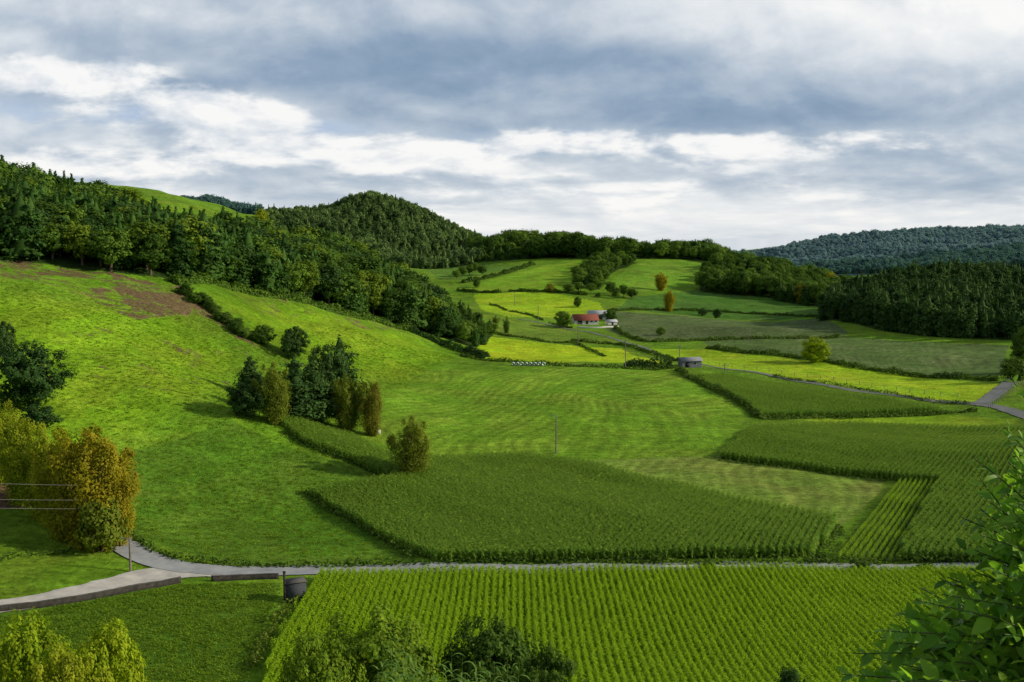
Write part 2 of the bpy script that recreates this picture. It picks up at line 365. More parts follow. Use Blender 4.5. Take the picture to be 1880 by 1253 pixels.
# ------------------------------------------------------------------ scatter by geometry nodes (only for what reads as one mass)
def proto(name, crown, trunk, mat):
    q = bpy.data.objects.new(name, crown.copy()); q.data.materials.clear(); q.data.materials.append(mat)
    return q
def scatter(name, pts, rot, scl, pid, protos, label, cat):
    n = len(pts); me = bpy.data.meshes.new(name); me.vertices.add(n); me.vertices.foreach_set('co', np.asarray(pts, float).ravel())
    for an, ty, dat, key in (('rot','FLOAT_VECTOR',rot,'vector'),('scl','FLOAT_VECTOR',scl,'vector')):
        a = me.attributes.new(an, ty, 'POINT'); a.data.foreach_set(key, np.asarray(dat, float).ravel())
    a = me.attributes.new('pid','INT','POINT'); a.data.foreach_set('value', np.asarray(pid, np.int32))
    o = link(name, me); tag(o, label, cat, kind='stuff')
    ng = bpy.data.node_groups.new(name+'_nodes','GeometryNodeTree')
    ng.interface.new_socket('Geometry', in_out='INPUT', socket_type='NodeSocketGeometry')
    ng.interface.new_socket('Geometry', in_out='OUTPUT', socket_type='NodeSocketGeometry')
    N = ng.nodes; L = ng.links
    gi = N.new('NodeGroupInput'); go = N.new('NodeGroupOutput'); ip = N.new('GeometryNodeInstanceOnPoints'); jn = N.new('GeometryNodeJoinGeometry')
    for p in reversed(protos):
        q = N.new('GeometryNodeObjectInfo'); q.inputs['Object'].default_value = p; q.inputs['As Instance'].default_value = True
        L.new(q.outputs['Geometry'], jn.inputs[0])
    def attr(nm, ty):
        q = N.new('GeometryNodeInputNamedAttribute'); q.data_type = ty; q.inputs['Name'].default_value = nm
        return [s for s in q.outputs if s.enabled and s.name == 'Attribute'][0]
    e = N.new('FunctionNodeEulerToRotation'); L.new(attr('rot','FLOAT_VECTOR'), e.inputs[0])
    L.new(gi.outputs[0], ip.inputs['Points']); L.new(jn.outputs[0], ip.inputs['Instance']); ip.inputs['Pick Instance'].default_value = True
    L.new(attr('pid','INT'), ip.inputs['Instance Index']); L.new(e.outputs[0], ip.inputs['Rotation']); L.new(attr('scl','FLOAT_VECTOR'), ip.inputs['Scale'])
    L.new(ip.outputs[0], go.inputs[0])
    md = o.modifiers.new('scatter','NODES'); md.node_group = ng
    return o
def fill(poly, sp):
    poly = np.asarray(poly); x0, y0 = poly.min(0); x1, y1 = poly.max(0)
    gx, gy = np.meshgrid(np.arange(x0, x1, sp), np.arange(y0, y1, sp)); gx = gx.ravel(); gy = gy.ravel()
    gx = gx+rng.uniform(-0.45,0.45,len(gx))*sp; gy = gy+rng.uniform(-0.45,0.45,len(gy))*sp
    m = inpoly(gx, gy, poly); return gx[m], gy[m]
# ------------------------------------------------------------------ field polygons (photo pixels -> ground)
PX = dict(
 hill_up = [(-60,540),(120,560),(320,590),(420,650),(400,720),(250,790),(100,800),(-60,760)],
 hill_up2 = [(400,545),(520,560),(640,590),(760,620),(840,655),(740,700),(640,690),(500,630)],
 hill_low = [(230,830),(420,770),(560,830),(720,880),(570,905),(690,985),(780,1035),(420,1040),(240,985),(210,900)],
 pasture = [(705,735),(850,662),(900,664),(1240,680),(1375,765),(1320,835),(1060,845),(840,850),(700,800)],
 hay = [(1050,848),(1320,838),(1625,872),(1615,905),(1560,955),(1530,975),(1300,915)],
 corn_mid = [(505,770),(560,782),(640,805),(720,846),(850,846),(960,842),(1100,862),(1300,912),(1540,962),(1530,985),(1490,1024),(1100,1030),(800,1032),(690,985),(570,908),(728,885),(650,852),(560,818)],
 corn_right = [(1385,790),(1560,785),(1700,790),(2000,780),(2000,1038),(1655,1030),(1655,1010),(1722,888),(1655,885),(1625,880),(1320,842)],
 corn_rows = [(1540,1028),(1546,1004),(1650,884),(1722,888),(1655,1010),(1655,1030)],
 corn_far = [(1262,694),(1330,692),(1500,718),(1735,756),(1560,766),(1395,768),(1375,750)],
 strip = [(1180,640),(1300,642),(1560,672),(1690,692),(1835,705),(1800,742),(1620,722),(1420,690),(1260,668)],
 strip2 = [(1440,768),(1735,762),(1860,770),(1870,778),(1560,780)],
 dark1 = [(1290,625),(1540,618),(1850,634),(1845,690),(1650,686),(1480,658),(1300,636)],
 dark2 = [(1125,572),(1500,583),(1560,612),(1540,622),(1180,626),(1110,605)],
 lit1 = [(870,540),(1000,537),(1100,556),(1110,572),(1040,584),(930,582),(890,572)],
 lit2 = [(862,652),(900,618),(1000,630),(1140,640),(1235,668),(900,660)],
 dull1 = [(912,586),(1040,596),(1140,628),(1000,628),(905,612)],
 slope1 = [(840,532),(1000,488),(1085,476),(1072,500),(1040,532),(900,537)],
 slope2 = [(1100,532),(1190,476),(1310,483),(1290,515),(1180,535)],
 slope3 = [(1160,545),(1280,530),(1500,552),(1512,578),(1130,568)],
 slope4 = [(760,488),(890,484),(960,488),(850,515),(800,512)],
 low_left = [(-100,1120),(330,1075),(515,1072),(500,1110),(450,1253),(440,1400),(-100,1400)],
 corner = [(-100,1035),(200,1012),(235,1040),(180,1070),(0,1102),(-100,1112)],
 corn_low = [(585,1062),(900,1058),(1200,1056),(1500,1056),(1760,1056),(2000,1056),(2000,1270),(1300,1290),(480,1290),(500,1200)],
 yard = [(-60,880),(80,895),(70,930),(-60,938)],
 soil1 = [(-60,470),(60,485),(200,500),(330,530),(420,590),(430,615),(330,560),(250,590),(150,545),(40,515),(-60,515)],
 soil6 = [(-60,468),(60,482),(150,498),(160,512),(40,496),(-60,486)],
 soil2 = [(210,530),(345,545),(350,580),(260,585)],
 soil3 = [(430,540),(520,545),(640,580),(740,605),(700,610),(560,575),(440,570)],
 soil4 = [(300,525),(330,525),(450,620),(480,640),(430,620)],
 soil5 = [(-60,560),(200,600),(420,640),(700,640),(600,690),(300,720),(-60,650)],
)
FW = {k: hits(v) for k, v in PX.items()}
# woods, ground plan: front edge by where it meets the grass, back edge by distance
W_left = np.vstack([hits([(-90,468),(0,476),(100,488),(220,502),(320,515),(420,522),(500,538),(580,556),(640,574),(700,588),(760,606),(820,622),(868,638),(893,632)]),
    [UY(u,Y) for u,Y in ((905,452),(860,475),(760,485),(650,490),(560,485),(440,468),(300,445),(160,435),(0,435),(-90,440))]])
W_right = np.array([UY(u,Y) for u,Y in ((1508,540),(1560,500),(1620,470),(1700,446),(1780,430),(1850,418),(1960,412),(2060,420),(2060,600),(1900,610),(1700,620),(1580,620))])
W_spur = np.array([UY(u,Y) for u,Y in ((1285,722),(1340,705),(1400,692),(1460,670),(1512,642),(1560,690),(1560,800),(1450,830),(1330,850),(1290,790))])
W_ridge = np.array([UY(u,Y) for u,Y in ((860,935),(920,915),(990,905),(1085,880),(1190,885),(1300,880),(1350,860),(1420,900),(1430,1100),(1100,1120),(860,1120))])
W_mid = np.array([UY(u,Y) for u,Y in ((1040,690),(1100,690),(1120,760),(1170,850),(1110,880),(1080,800))])
W_cone = np.array([UY(u,Y) for u,Y in ((470,950),(600,880),(700,880),(800,900),(880,930),(900,1040),(880,1160),(690,1220),(560,1200),(470,1140))])
W_farn = np.array([UY(u,Y) for u,Y in ((1280,1350),(1400,1250),(1560,1250),(1700,1230),(2050,1180),(2050,1640),(1700,1650),(1560,1650),(1400,1650),(1280,1650))])
W_farr = np.array([UY(u,Y) for u,Y in ((1280,1630),(1400,1630),(1560,1630),(2050,1630),(2050,2150),(1700,2150),(1560,2120),(1430,2070),(1280,2050))])
W_farl = np.array([UY(u,Y) for u,Y in ((340,1200),(480,1200),(490,1380),(340,1380))])
# ------------------------------------------------------------------ ground sheet
az = np.concatenate([-np.linspace(PI*0.999,0.62,60), np.linspace(-0.6,0.6,760), np.linspace(0.62,PI*0.999,60)])
lr = np.concatenate([np.linspace(math.log(1.5),math.log(68),70), np.linspace(math.log(70),math.log(600),640), np.linspace(math.log(603),math.log(2600),240), np.linspace(math.log(2650),math.log(7000),20)])
AZ, LR = np.meshgrid(az, lr); R_ = np.exp(LR); GX = (R_*np.sin(AZ)).ravel(); GY = (R_*np.cos(AZ)).ravel(); GZ = H(GX, GY)
na, nr = len(az), len(lr)
I, J = np.meshgrid(np.arange(nr-1), np.arange(na-1), indexing='ij'); b0 = (I*na+J).ravel()
gq = Q(); gq.add(np.stack([GX,GY,GZ],1), np.stack([b0, b0+1, b0+na+1, b0+na], 1))
colr = np.zeros((len(GX),4)); colr[:] = (0.105,0.212,0.014,1); msk = np.zeros((len(GX),4)); msk[:,3] = 1
colr[(GX < 0) & (R_.ravel() < 420), :3] = (0.116,0.240,0.014)
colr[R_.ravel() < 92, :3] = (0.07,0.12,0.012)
def paint(poly, c, soil=0, rows=0):
    m = inpoly(GX, GY, poly); colr[m,:3] = c
    if soil: msk[m,0] = soil
    if rows: msk[m,1] = rows
for k in ('hill_up','hill_up2'):     # sunlight on the upper slope painted as a brighter green, its edge blended over some metres
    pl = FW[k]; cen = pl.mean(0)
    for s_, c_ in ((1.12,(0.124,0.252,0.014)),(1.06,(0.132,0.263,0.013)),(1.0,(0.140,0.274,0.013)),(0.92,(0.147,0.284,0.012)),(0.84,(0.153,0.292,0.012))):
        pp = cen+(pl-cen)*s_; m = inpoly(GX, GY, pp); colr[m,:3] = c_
paint(FW['hill_low'], (0.080,0.180,0.013)); paint(FW['pasture'], (0.128,0.254,0.016), 0, 0.95); paint(FW['hay'], (0.160,0.252,0.035), 0, 0.9)  # hill_low: cloud shade on the lower slope put into a darker green
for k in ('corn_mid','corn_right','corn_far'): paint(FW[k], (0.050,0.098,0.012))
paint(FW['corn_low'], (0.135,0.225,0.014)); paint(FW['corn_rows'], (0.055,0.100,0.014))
paint(FW['strip'], (0.225,0.372,0.013)); paint(FW['strip2'], (0.165,0.290,0.014)); paint(FW['dark1'], (0.084,0.142,0.036),0,0.7); paint(FW['dark2'], (0.080,0.126,0.038),0,0.7)  # strip brightened as if sunlit; dark1 and dark2 crop greens darkened for shade
paint(FW['lit1'], (0.230,0.380,0.013)); paint(FW['lit2'], (0.278,0.418,0.013)); paint(FW['dull1'], (0.108,0.192,0.019))  # lit1 and lit2: pools of sun painted as brighter grass
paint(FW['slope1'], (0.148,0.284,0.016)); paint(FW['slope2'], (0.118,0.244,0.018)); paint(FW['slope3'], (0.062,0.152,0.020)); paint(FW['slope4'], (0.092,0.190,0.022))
paint(FW['low_left'], (0.078,0.168,0.014)); paint(FW['corner'], (0.118,0.232,0.014)); paint(FW['yard'], (0.10,0.075,0.05), 3.0)  # low_left: darker green stands in for cloud shade
for k, s in (('soil5',0.30),('soil1',0.78),('soil6',0.9),('soil2',1.2),('soil3',0.50),('soil4',0.95)):
    m = inpoly(GX, GY, FW[k]); msk[m,0] = s
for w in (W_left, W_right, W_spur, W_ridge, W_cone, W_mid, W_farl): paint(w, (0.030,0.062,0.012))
paint(W_farn, (0.068,0.144,0.150)); paint(W_farr, (0.165,0.270,0.340))  # ground under the far woods carries the painted haze too
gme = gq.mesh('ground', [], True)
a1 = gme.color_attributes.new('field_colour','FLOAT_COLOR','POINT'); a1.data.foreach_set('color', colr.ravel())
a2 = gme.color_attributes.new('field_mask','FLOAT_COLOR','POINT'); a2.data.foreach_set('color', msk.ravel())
gm, t = newmat('field_ground')
geo = t.n('ShaderNodeNewGeometry'); pos = geo.outputs['Position']
ac = t.n('ShaderNodeAttribute', attribute_name='field_colour'); am = t.n('ShaderNodeAttribute', attribute_name='field_mask')
sep = t.n('ShaderNodeSeparateColor'); t.put(sep.inputs[0], am.outputs['Color'])
sp = t.n('ShaderNodeSeparateXYZ'); t.put(sp.inputs[0], pos)
n1 = t.noise(pos, 0.016, 4, 0.6, 0.5); n2 = t.noise(pos, 0.16, 5, 0.65); n3 = t.noise(pos, 0.9, 7, 0.75); n4 = t.noise(pos, 0.045, 5, 0.65, 0.6)
mp = t.n('ShaderNodeMapping'); t.put(mp.inputs[0], pos); mp.inputs['Scale'].default_value = (0.22,1.6,1.6)
n5 = t.noise(mp.outputs[0], 0.5, 6, 0.7)
val = t.m('MULTIPLY', t.rng(n1,0.3,0.7,0.70,1.26), t.rng(n2,0.25,0.75,0.68,1.30))
val = t.m('MULTIPLY', val, t.rng(n3,0.25,0.75,0.40,1.58)); val = t.m('MULTIPLY', val, t.rng(n5,0.25,0.75,0.66,1.34))
yel = t.mix(1.0, ac.outputs['Color'], (1.42,1.05,1.6,1), 'MULTIPLY')
col = t.mix(t.rng(n4,0.43,0.69,0,0.95), ac.outputs['Color'], yel)
# mown / drilled lines: a straight coordinate bent slowly by a wide noise
nw = t.noise(pos, 0.011, 2, 0.5)
lin = t.m('ADD', t.m('ADD', t.m('MULTIPLY', sp.outputs[0], 0.92), t.m('MULTIPLY', sp.outputs[1], -0.40)), t.m('MULTIPLY', nw, 70.0))
sw = t.m('SINE', t.m('MULTIPLY', lin, 2*PI/3.2)); sw2 = t.m('SINE', t.m('MULTIPLY', lin, 2*PI/11.0))
rowa = t.m('MULTIPLY', sep.outputs[1], t.m('MULTIPLY', t.m('ADD', t.m('MULTIPLY', sw, 0.14), t.m('MULTIPLY', sw2, 0.07)), t.rng(n4,0.35,0.65,0.4,1.4)))
val = t.m('MULTIPLY', val, t.m('ADD', rowa, 1.0))
vm = t.n('ShaderNodeVectorMath', operation='SCALE'); t.put(vm.inputs[0], col); t.put(vm.inputs['Scale'], val)
mp3 = t.n('ShaderNodeMapping'); t.put(mp3.inputs[0], pos); mp3.inputs['Scale'].default_value = (0.6,1.3,1.3)
ns = t.noise(mp3.outputs[0], 0.17, 7, 0.72, 0.5)
soilf = t.m('MULTIPLY', t.rng(t.m('ADD', ns, t.m('MULTIPLY', sep.outputs[0], 0.20)), 0.63, 0.71, 0, 0.92), t.m('GREATER_THAN', sep.outputs[0], 0.02))
soilc = t.mix(t.rng(n3,0.3,0.7,0,1), (0.070,0.040,0.026,1), (0.20,0.130,0.080,1))
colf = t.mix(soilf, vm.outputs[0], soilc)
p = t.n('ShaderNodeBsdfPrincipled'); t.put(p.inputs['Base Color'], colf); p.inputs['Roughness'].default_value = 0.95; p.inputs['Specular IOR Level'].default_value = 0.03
bp = t.n('ShaderNodeBump'); bp.inputs['Strength'].default_value = 1.0; bp.inputs['Distance'].default_value = 0.7
t.put(bp.inputs['Height'], t.m('ADD', n3, t.m('MULTIPLY', n2, 1.2))); t.put(p.inputs['Normal'], bp.outputs[0])
o = t.n('ShaderNodeOutputMaterial'); t.put(o.inputs[0], p.outputs[0])
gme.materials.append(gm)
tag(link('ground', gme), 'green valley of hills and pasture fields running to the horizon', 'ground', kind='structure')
# ------------------------------------------------------------------ woods
def wood(poly, sp, kinds, hr, n_ind, name_ind, lab_ind, grp, name_stuff, lab_stuff, dens=None, va=0.3, wr=(0.9,1.3)):
    x, y = fill(poly, sp); z = H(x, y)
    h = rng.uniform(hr[0], hr[1], len(x))*vary(x, y, sp*3.5, va)
    if dens is not None: h = h*dens(x, y)
    order = np.argsort(np.hypot(x, y)); 
    kind_of = rng.choice(len(kinds), len(x), p=[k[2] for k in kinds])
    for q in order[:n_ind]:
        k, mt, _ = kinds[kind_of[q]]
        hh = h[q]*(0.85 if k == 'broad' else 1.0)
        tree(name_ind[k], lab_ind[k], 'tree', x[q], y[q], hh, k, mt, hh*2*HALF[k]*rng.uniform(*wr), grp[k], z[q])
    rest = order[n_ind:]
    if len(rest):
        pr = []; start = []
        for k, mt, _ in kinds:
            start.append(len(pr)); pr += [proto(k+'_proto', c, None, MAT[mt]) for c in CR[k][:3]]
        st = np.array(start)[kind_of[rest]]+rng.integers(0,3,len(rest))
        ww = h[rest]*rng.uniform(*wr,len(rest))
        scatter(name_stuff, np.stack([x[rest],y[rest],z[rest]-0.1],1), np.stack([0*ww,0*ww,rng.uniform(0,6.28,len(ww))],1), np.stack([ww,ww,h[rest]],1), st, pr, lab_stuff, 'wood')
def taper_left(x, y):
    u = CX+F*x/y; return np.clip((930-u)/160, 0.45, 1.0)
wood(W_left, 5.4, [('conifer','conifer',0.56),('broad','broad',0.26),('broad','dark',0.10),('broad','sunny',0.08)], (13.5,19.5), 290, {'conifer':'conifer_tree','broad':'broadleaf_tree'},
     {'conifer':'tall dark conifer in the front of the dense wood on the left hillside','broad':'round leafy tree among conifers in the left hillside wood'},
     {'conifer':'conifers of the left hillside wood','broad':'leafy trees of the left hillside wood'}, 'hillside_wood','dense dark wood covering the left hillside up to its skyline', taper_left, 0.14, (1.0,1.45))
wood(W_right, 6.2, [('conifer','dark',0.85),('broad','dark',0.15)], (13,18), 90, {'conifer':'conifer_tree','broad':'broadleaf_tree'},
     {'conifer':'dark conifer along the foot of the right hand wooded hill','broad':'dark leafy tree along the foot of the right hand wooded hill'},
     {'conifer':'conifers of the right hand wood','broad':'leafy trees of the right hand wood'}, 'conifer_wood','dark conifer wood on the low hill at the right', None, 0.15, (0.9,1.25))
wood(W_spur, 7.5, [('broad','broad',0.8),('conifer','conifer',0.2)], (9,14), 0, {}, {}, {}, 'spur_wood','dark mixed wood on the low spur right of the far slopes')
wood(W_ridge, 8.0, [('broad','broad',0.82),('conifer','conifer',0.18)], (8,16), 0, {}, {}, {}, 'ridge_wood','dark wood along the far ridge in the middle of the skyline', None, 0.65)
wood(W_mid, 8.5, [('broad','broad',1.0)], (8,12), 0, {}, {}, {}, 'gully_wood','belt of dark trees running down between two far sloping fields')
wood(W_cone, 6.4, [('far','hillwood',0.7),('farcon','hillwood',0.3)], (7,13), 0, {}, {}, {}, 'cone_hill_wood','wood covering the pointed hill in the far left middle', None, 0.35, (0.8,1.15))
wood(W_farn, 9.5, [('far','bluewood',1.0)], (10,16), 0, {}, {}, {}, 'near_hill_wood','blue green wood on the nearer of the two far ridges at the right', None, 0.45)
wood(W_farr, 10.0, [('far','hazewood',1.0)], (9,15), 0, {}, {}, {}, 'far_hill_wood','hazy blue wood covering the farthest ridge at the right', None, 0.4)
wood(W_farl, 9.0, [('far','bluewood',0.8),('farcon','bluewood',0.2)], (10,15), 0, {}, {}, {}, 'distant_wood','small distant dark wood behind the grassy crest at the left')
# ------------------------------------------------------------------ corn
def corn_plant(hh, mats_):
    q = Q(); q.tube([(0,0,0),(0.01,0.01,hh*0.5),(0.02,0,hh)], [0.02,0.016,0.008], 3, 0, False)
    base = rng.uniform(0,PI)
    for i in range(11):
        z = hh*(0.15+0.75*i/10); a = base+(i%2)*PI+rng.normal()*0.5; L = rng.uniform(0.65,0.9)*(1-0.25*i/10); up = rng.uniform(0.45,0.7)
        tt = np.linspace(0,1,4); rr = L*tt*0.85; zz = z+L*(up*tt-0.80*tt**2); w = 0.075*np.array([0.6,1.1,0.9,0.05])
        dx, dy = math.cos(a), math.sin(a); c = np.stack([dx*rr, dy*rr, zz],1); sd = np.array([-dy,dx,0.25*rng.normal()])
        v = np.concatenate([c-sd*w[:,None], c+sd*w[:,None]]); q.add(v, [(k,k+1,k+5,k+4) for k in range(3)], 0)
    for i in range(4):
        a = i*1.6+rng.random(); e = np.array([math.cos(a)*0.10, math.sin(a)*0.10, hh+0.10]); b = np.array([0.02,0,hh-0.04]); sd = np.array([-math.sin(a),math.cos(a),0])*0.014
        q.add([b-sd,e-sd,e+sd,b+sd], [(0,1,2,3)], 1)
    return bpy.data.objects.new('corn_plant_proto', q.mesh('corn_plant', mats_))
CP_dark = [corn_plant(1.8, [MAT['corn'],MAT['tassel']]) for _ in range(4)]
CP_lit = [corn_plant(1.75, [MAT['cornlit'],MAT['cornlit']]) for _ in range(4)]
def corn(name, poly, dirdeg, row, step, protos, label, jit=0.06, sc=1.0):
    d = math.radians(dirdeg); rx = np.array([math.cos(d), -math.sin(d)]); ry = np.array([math.sin(d), math.cos(d)])
    loc = np.stack([poly@rx, poly@ry], 1); x0, y0 = loc.min(0); x1, y1 = loc.max(0)
    gx, gy = np.meshgrid(np.arange(x0,x1,row), np.arange(y0,y1,step)); gx = gx.ravel()+rng.normal(size=gx.size)*jit; gy = gy.ravel()+rng.uniform(-.5,.5,gy.size)*step
    X = gx*rx[0]+gy*ry[0]; Y = gx*rx[1]+gy*ry[1]; m = inpoly(X, Y, poly); X, Y = X[m], Y[m]
    u = CX+F*X/np.maximum(Y,1); m = (u > -60)&(u < 1950); X, Y = X[m], Y[m]
    n = len(X); s = rng.uniform(0.95,1.04,n)*sc*vary(X, Y, 5.0, 0.03)
    scatter(name, np.stack([X,Y,H(X,Y)],1), np.stack([rng.normal(size=n)*0.04,rng.normal(size=n)*0.04,rng.uniform(0,6.28,n)],1), np.stack([s,s,s],1), rng.integers(0,len(protos),n), protos, label, 'corn field')
corn('corn_field', FW['corn_low'], 0, 0.84, 0.19, CP_lit, 'bright green corn in straight rows below the road in the foreground', 0.06, 0.92)
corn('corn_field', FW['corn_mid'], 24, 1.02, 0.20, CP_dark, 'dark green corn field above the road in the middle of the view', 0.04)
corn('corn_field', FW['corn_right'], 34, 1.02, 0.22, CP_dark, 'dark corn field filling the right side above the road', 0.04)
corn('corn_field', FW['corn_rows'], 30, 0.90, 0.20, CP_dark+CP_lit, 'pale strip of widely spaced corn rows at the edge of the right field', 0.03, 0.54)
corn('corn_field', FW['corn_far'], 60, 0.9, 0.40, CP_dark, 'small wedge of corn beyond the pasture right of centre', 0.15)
# ------------------------------------------------------------------ grass tufts
def tuft():
    q = Q()
    for i in range(16):
        a = rng.uniform(0,6.28); L = rng.uniform(0.12,0.26); b = np.array([rng.normal()*0.20, rng.normal()*0.20, 0]); o = np.array([math.cos(a),math.sin(a),0]); sd = np.array([-math.sin(a),math.cos(a),0])*0.03
        m_ = b+o*L*0.4+[0,0,L*0.5]; e = b+o*L*1.1+[0,0,L*0.55]
        q.add([b-sd,b+sd,m_+sd,m_-sd,e+sd*0.2,e-sd*0.2],[(0,1,2,3),(3,2,4,5)])
    return bpy.data.objects.new('tuft_proto', q.mesh('tuft',[MAT['tuft']]))
TP = [tuft() for _ in range(4)]
def tufts(poly, n, label, avoid=()):
    poly = np.asarray(poly); x0, y0 = poly.min(0); x1, y1 = poly.max(0); X = rng.uniform(x0,x1,n*4); Y = rng.uniform(y0,y1,n*4)
    m = inpoly(X,Y,poly)
    X, Y = X[m][:n], Y[m][:n]; n = len(X)
    s = rng.uniform(0.5,1.6,n); scatter('grass_tufts', np.stack([X,Y,H(X,Y)-0.02],1), np.stack([0*s,0*s,rng.uniform(0,6.28,n)],1), np.stack([s,s,s],1), rng.integers(0,4,n), TP, label, 'grass')
tufts(hits([(-60,510),(320,570),(480,600),(640,600),(840,655),(700,735),(690,800),(600,800),(505,770),(640,860),(720,880),(565,905),(760,1035),(420,1030),(250,985),(100,900),(-60,880)]), 12000, 'tufts of grass over the left hillside pasture')
tufts(np.vstack([FW['low_left'][1:5],hits([(440,1253),(-80,1253),(-80,1150)])]), 4500, 'tufts of grass in the small pasture at the lower left')
# ------------------------------------------------------------------ roads
def smooth(pts, step):
    pts = np.asarray(pts, float); n = len(pts); out = []
    for i in range(n-1):
        p0, p1, p2, p3 = pts[max(i-1,0)], pts[i], pts[i+1], pts[min(i+2,n-1)]
        k = max(2, int(np.linalg.norm(p2-p1)/step)); tt = np.linspace(0,1,k,endpoint=False)[:,None]
        out.append(0.5*((2*p1)+(-p0+p2)*tt+(2*p0-5*p1+4*p2-p3)*tt**2+(-p0+3*p1-3*p2+p3)*tt**3))
    out.append(pts[-1:]); return np.concatenate(out)
def ribbon(name, pix, w, mat, dz, label, cat='road'):
    c = smooth(hits(pix), 1.0); tg = np.gradient(c, axis=0); tg /= np.linalg.norm(tg,axis=1)[:,None]+1e-9; nn = np.stack([tg[:,1],-tg[:,0]],1)
    w = np.interp(np.linspace(0,1,len(c)), np.linspace(0,1,len(np.atleast_1d(w))), np.atleast_1d(w))
    jl = w*0.5+rng.normal(size=len(c))*0.10; jr = w*0.5+rng.normal(size=len(c))*0.10
    cols = [c-nn*jl[:,None], c-nn*jl[:,None]*0.5, c, c+nn*jr[:,None]*0.5, c+nn*jr[:,None]]
    v = np.concatenate([np.stack([q[:,0],q[:,1],H(q[:,0],q[:,1])+dz],1) for q in cols]); n = len(c)
    f = [(k*n+i, (k+1)*n+i, (k+1)*n+i+1, k*n+i+1) for k in range(4) for i in range(n-1)]
    q = Q(); q.add(v, f); o = q.obj(name, mat, smooth=True); tag(o, label, cat, kind='structure'); return o
ribbon('road', [(190,960),(212,990),(255,1018),(310,1038),(390,1048),(500,1050),(700,1047),(900,1045),(1200,1043),(1500,1042),(1780,1040),(1990,1038)], [4.6,4.6,4.0,2.9,2.7,2.7], MAT['asphalt'], 0.14, 'grey country road running across the valley below the corn')
ribbon('track', [(-80,1128),(0,1114),(100,1098),(200,1075),(280,1057),(350,1050),(410,1051)], [4.2,4.2,4.2,4.6,6,5], MAT['gravel'], 0.10, 'pale gravel track joining the road at the lower left','track')
ribbon('lane', [(1960,785),(1880,763),(1800,743),(1700,735),(1620,724),(1420,691),(1300,672),(1245,662),(1190,642),(1140,627),(1090,612),(1040,604),(985,592),(950,586)], [4.5,3.6,2.0,1.8,1.8,1.6], MAT['lane'], 0.14, 'narrow lane winding up the valley towards the farm')
ribbon('lane', [(1800,742),(1830,722),(1850,706),(1862,694)], [4.5,4.5,4], MAT['lane'], 0.19, 'short grey lane climbing to the right edge')
# ------------------------------------------------------------------ hedges
def hedge(pix, h, w, label, mat='hedge', ls=0.28, dens=9, name='hedge', cat='hedge', gap=0.0, group=None):
    c = smooth(hits(pix), 0.5); L = len(c); n = int(L*dens*h)
    i = rng.integers(0, L, n); ph = rng.uniform(0,6.28,3); s = i*0.5
    hv = h*(0.75+0.25*np.sin(s/3.1+ph[0])+0.2*np.sin(s/1.3+ph[1])+0.2*rng.random(n))
    keep = np.sin(s/4.7+ph[2])+np.sin(s/11+ph[1]) > gap*2-2.01
    i, hv = i[keep], hv[keep]; n = len(i)
    th = rng.uniform(0,PI,n); rr = rng.random(n)**0.4
    tg = np.gradient(c,axis=0); tg /= np.linalg.norm(tg,axis=1)[:,None]+1e-9; nn = np.stack([tg[:,1],-tg[:,0]],1)[i]
    off = np.cos(th)*rr*w/2; x = c[i,0]+nn[:,0]*off+rng.normal(size=n)*0.25; y = c[i,1]+nn[:,1]*off+rng.normal(size=n)*0.25
    z = H(x,y)+np.sin(th)*rr*hv+0.05
    nrm = np.stack([nn[:,0]*np.cos(th), nn[:,1]*np.cos(th), np.sin(th)+0.2],1)+rng.normal(size=(n,3))*0.5
    q = Q(); q.leaves(np.stack([x,y,z],1), nrm, ls*rng.uniform(0.6,1.3,n), 0.6)
    return tag(q.obj(name, MAT[mat]), label, cat, group)
hedge([(240,985),(290,1015),(340,1030),(430,1040),(560,1042),(660,1041)], 1.1, 1.4, 'low dark hedge on the far side of the road by the junction')
hedge([(660,1040),(760,1037),(900,1035),(1060,1034),(1200,1034)], 1.0, 1.5, 'low hedge between the road and the middle corn field', gap=0.12)
hedge([(1200,1035),(1340,1035),(1500,1034),(1640,1034),(1800,1033)], 1.2, 1.6, 'low hedge along the far side of the road at the right', gap=0.15)
hedge([(700,1053),(900,1051),(1200,1049),(1500,1048),(1800,1046)], 0.8, 0.9, 'weedy verge between the road and the foreground corn', ls=0.2, gap=0.5)
hedge([(560,905),(620,945),(690,985),(760,1025)], 1.0, 1.6, 'weedy bank down the left edge of the middle corn', 'hedge', gap=0.1)
hedge([(1545,1010),(1500,1030),(1540,975)], 0.8, 2.0, 'weedy corner beside the ditch between two corn fields')
hedge([(520,795),(600,835),(700,868)], 1.0, 1.4, 'dark leaf strip standing in for the shade below the narrow strip of corn')  # leaves added where only the corn edge's shadow lies
hedge([(1245,680),(1300,712),(1370,748),(1392,768)], 2.0, 3.0, 'bushy hedge between the striped pasture and the corn wedge', ls=0.4)
hedge([(1395,770),(1560,768),(1735,760),(1790,755)], 1.2, 2.0, 'low hedge along the near side of the corn wedge', ls=0.35)
hedge([(846,655),(900,664),(1000,671),(1150,678),(1240,676)], 1.5, 1.8, 'dark hedge along the top of the striped pasture', ls=0.35)
hedge([(1300,640),(1400,650),(1480,660),(1560,674),(1650,688),(1740,695),(1830,700)], 2.0, 2.6, 'long dark hedge above the bright grass strip', ls=0.42)
hedge([(1420,692),(1560,712),(1700,736),(1780,742)], 1.0, 1.2, 'thin hedge line beside the lane', ls=0.3, gap=0.2)
hedge([(1050,626),(1140,634),(1200,650),(1245,664)], 1.4, 1.6, 'hedge following the lane below the farm', ls=0.4)
hedge([(1130,603),(1180,627),(1290,626),(1400,622),(1540,620)], 1.6, 2.2, 'dark hedge below the grey green field past the farm', ls=0.45)
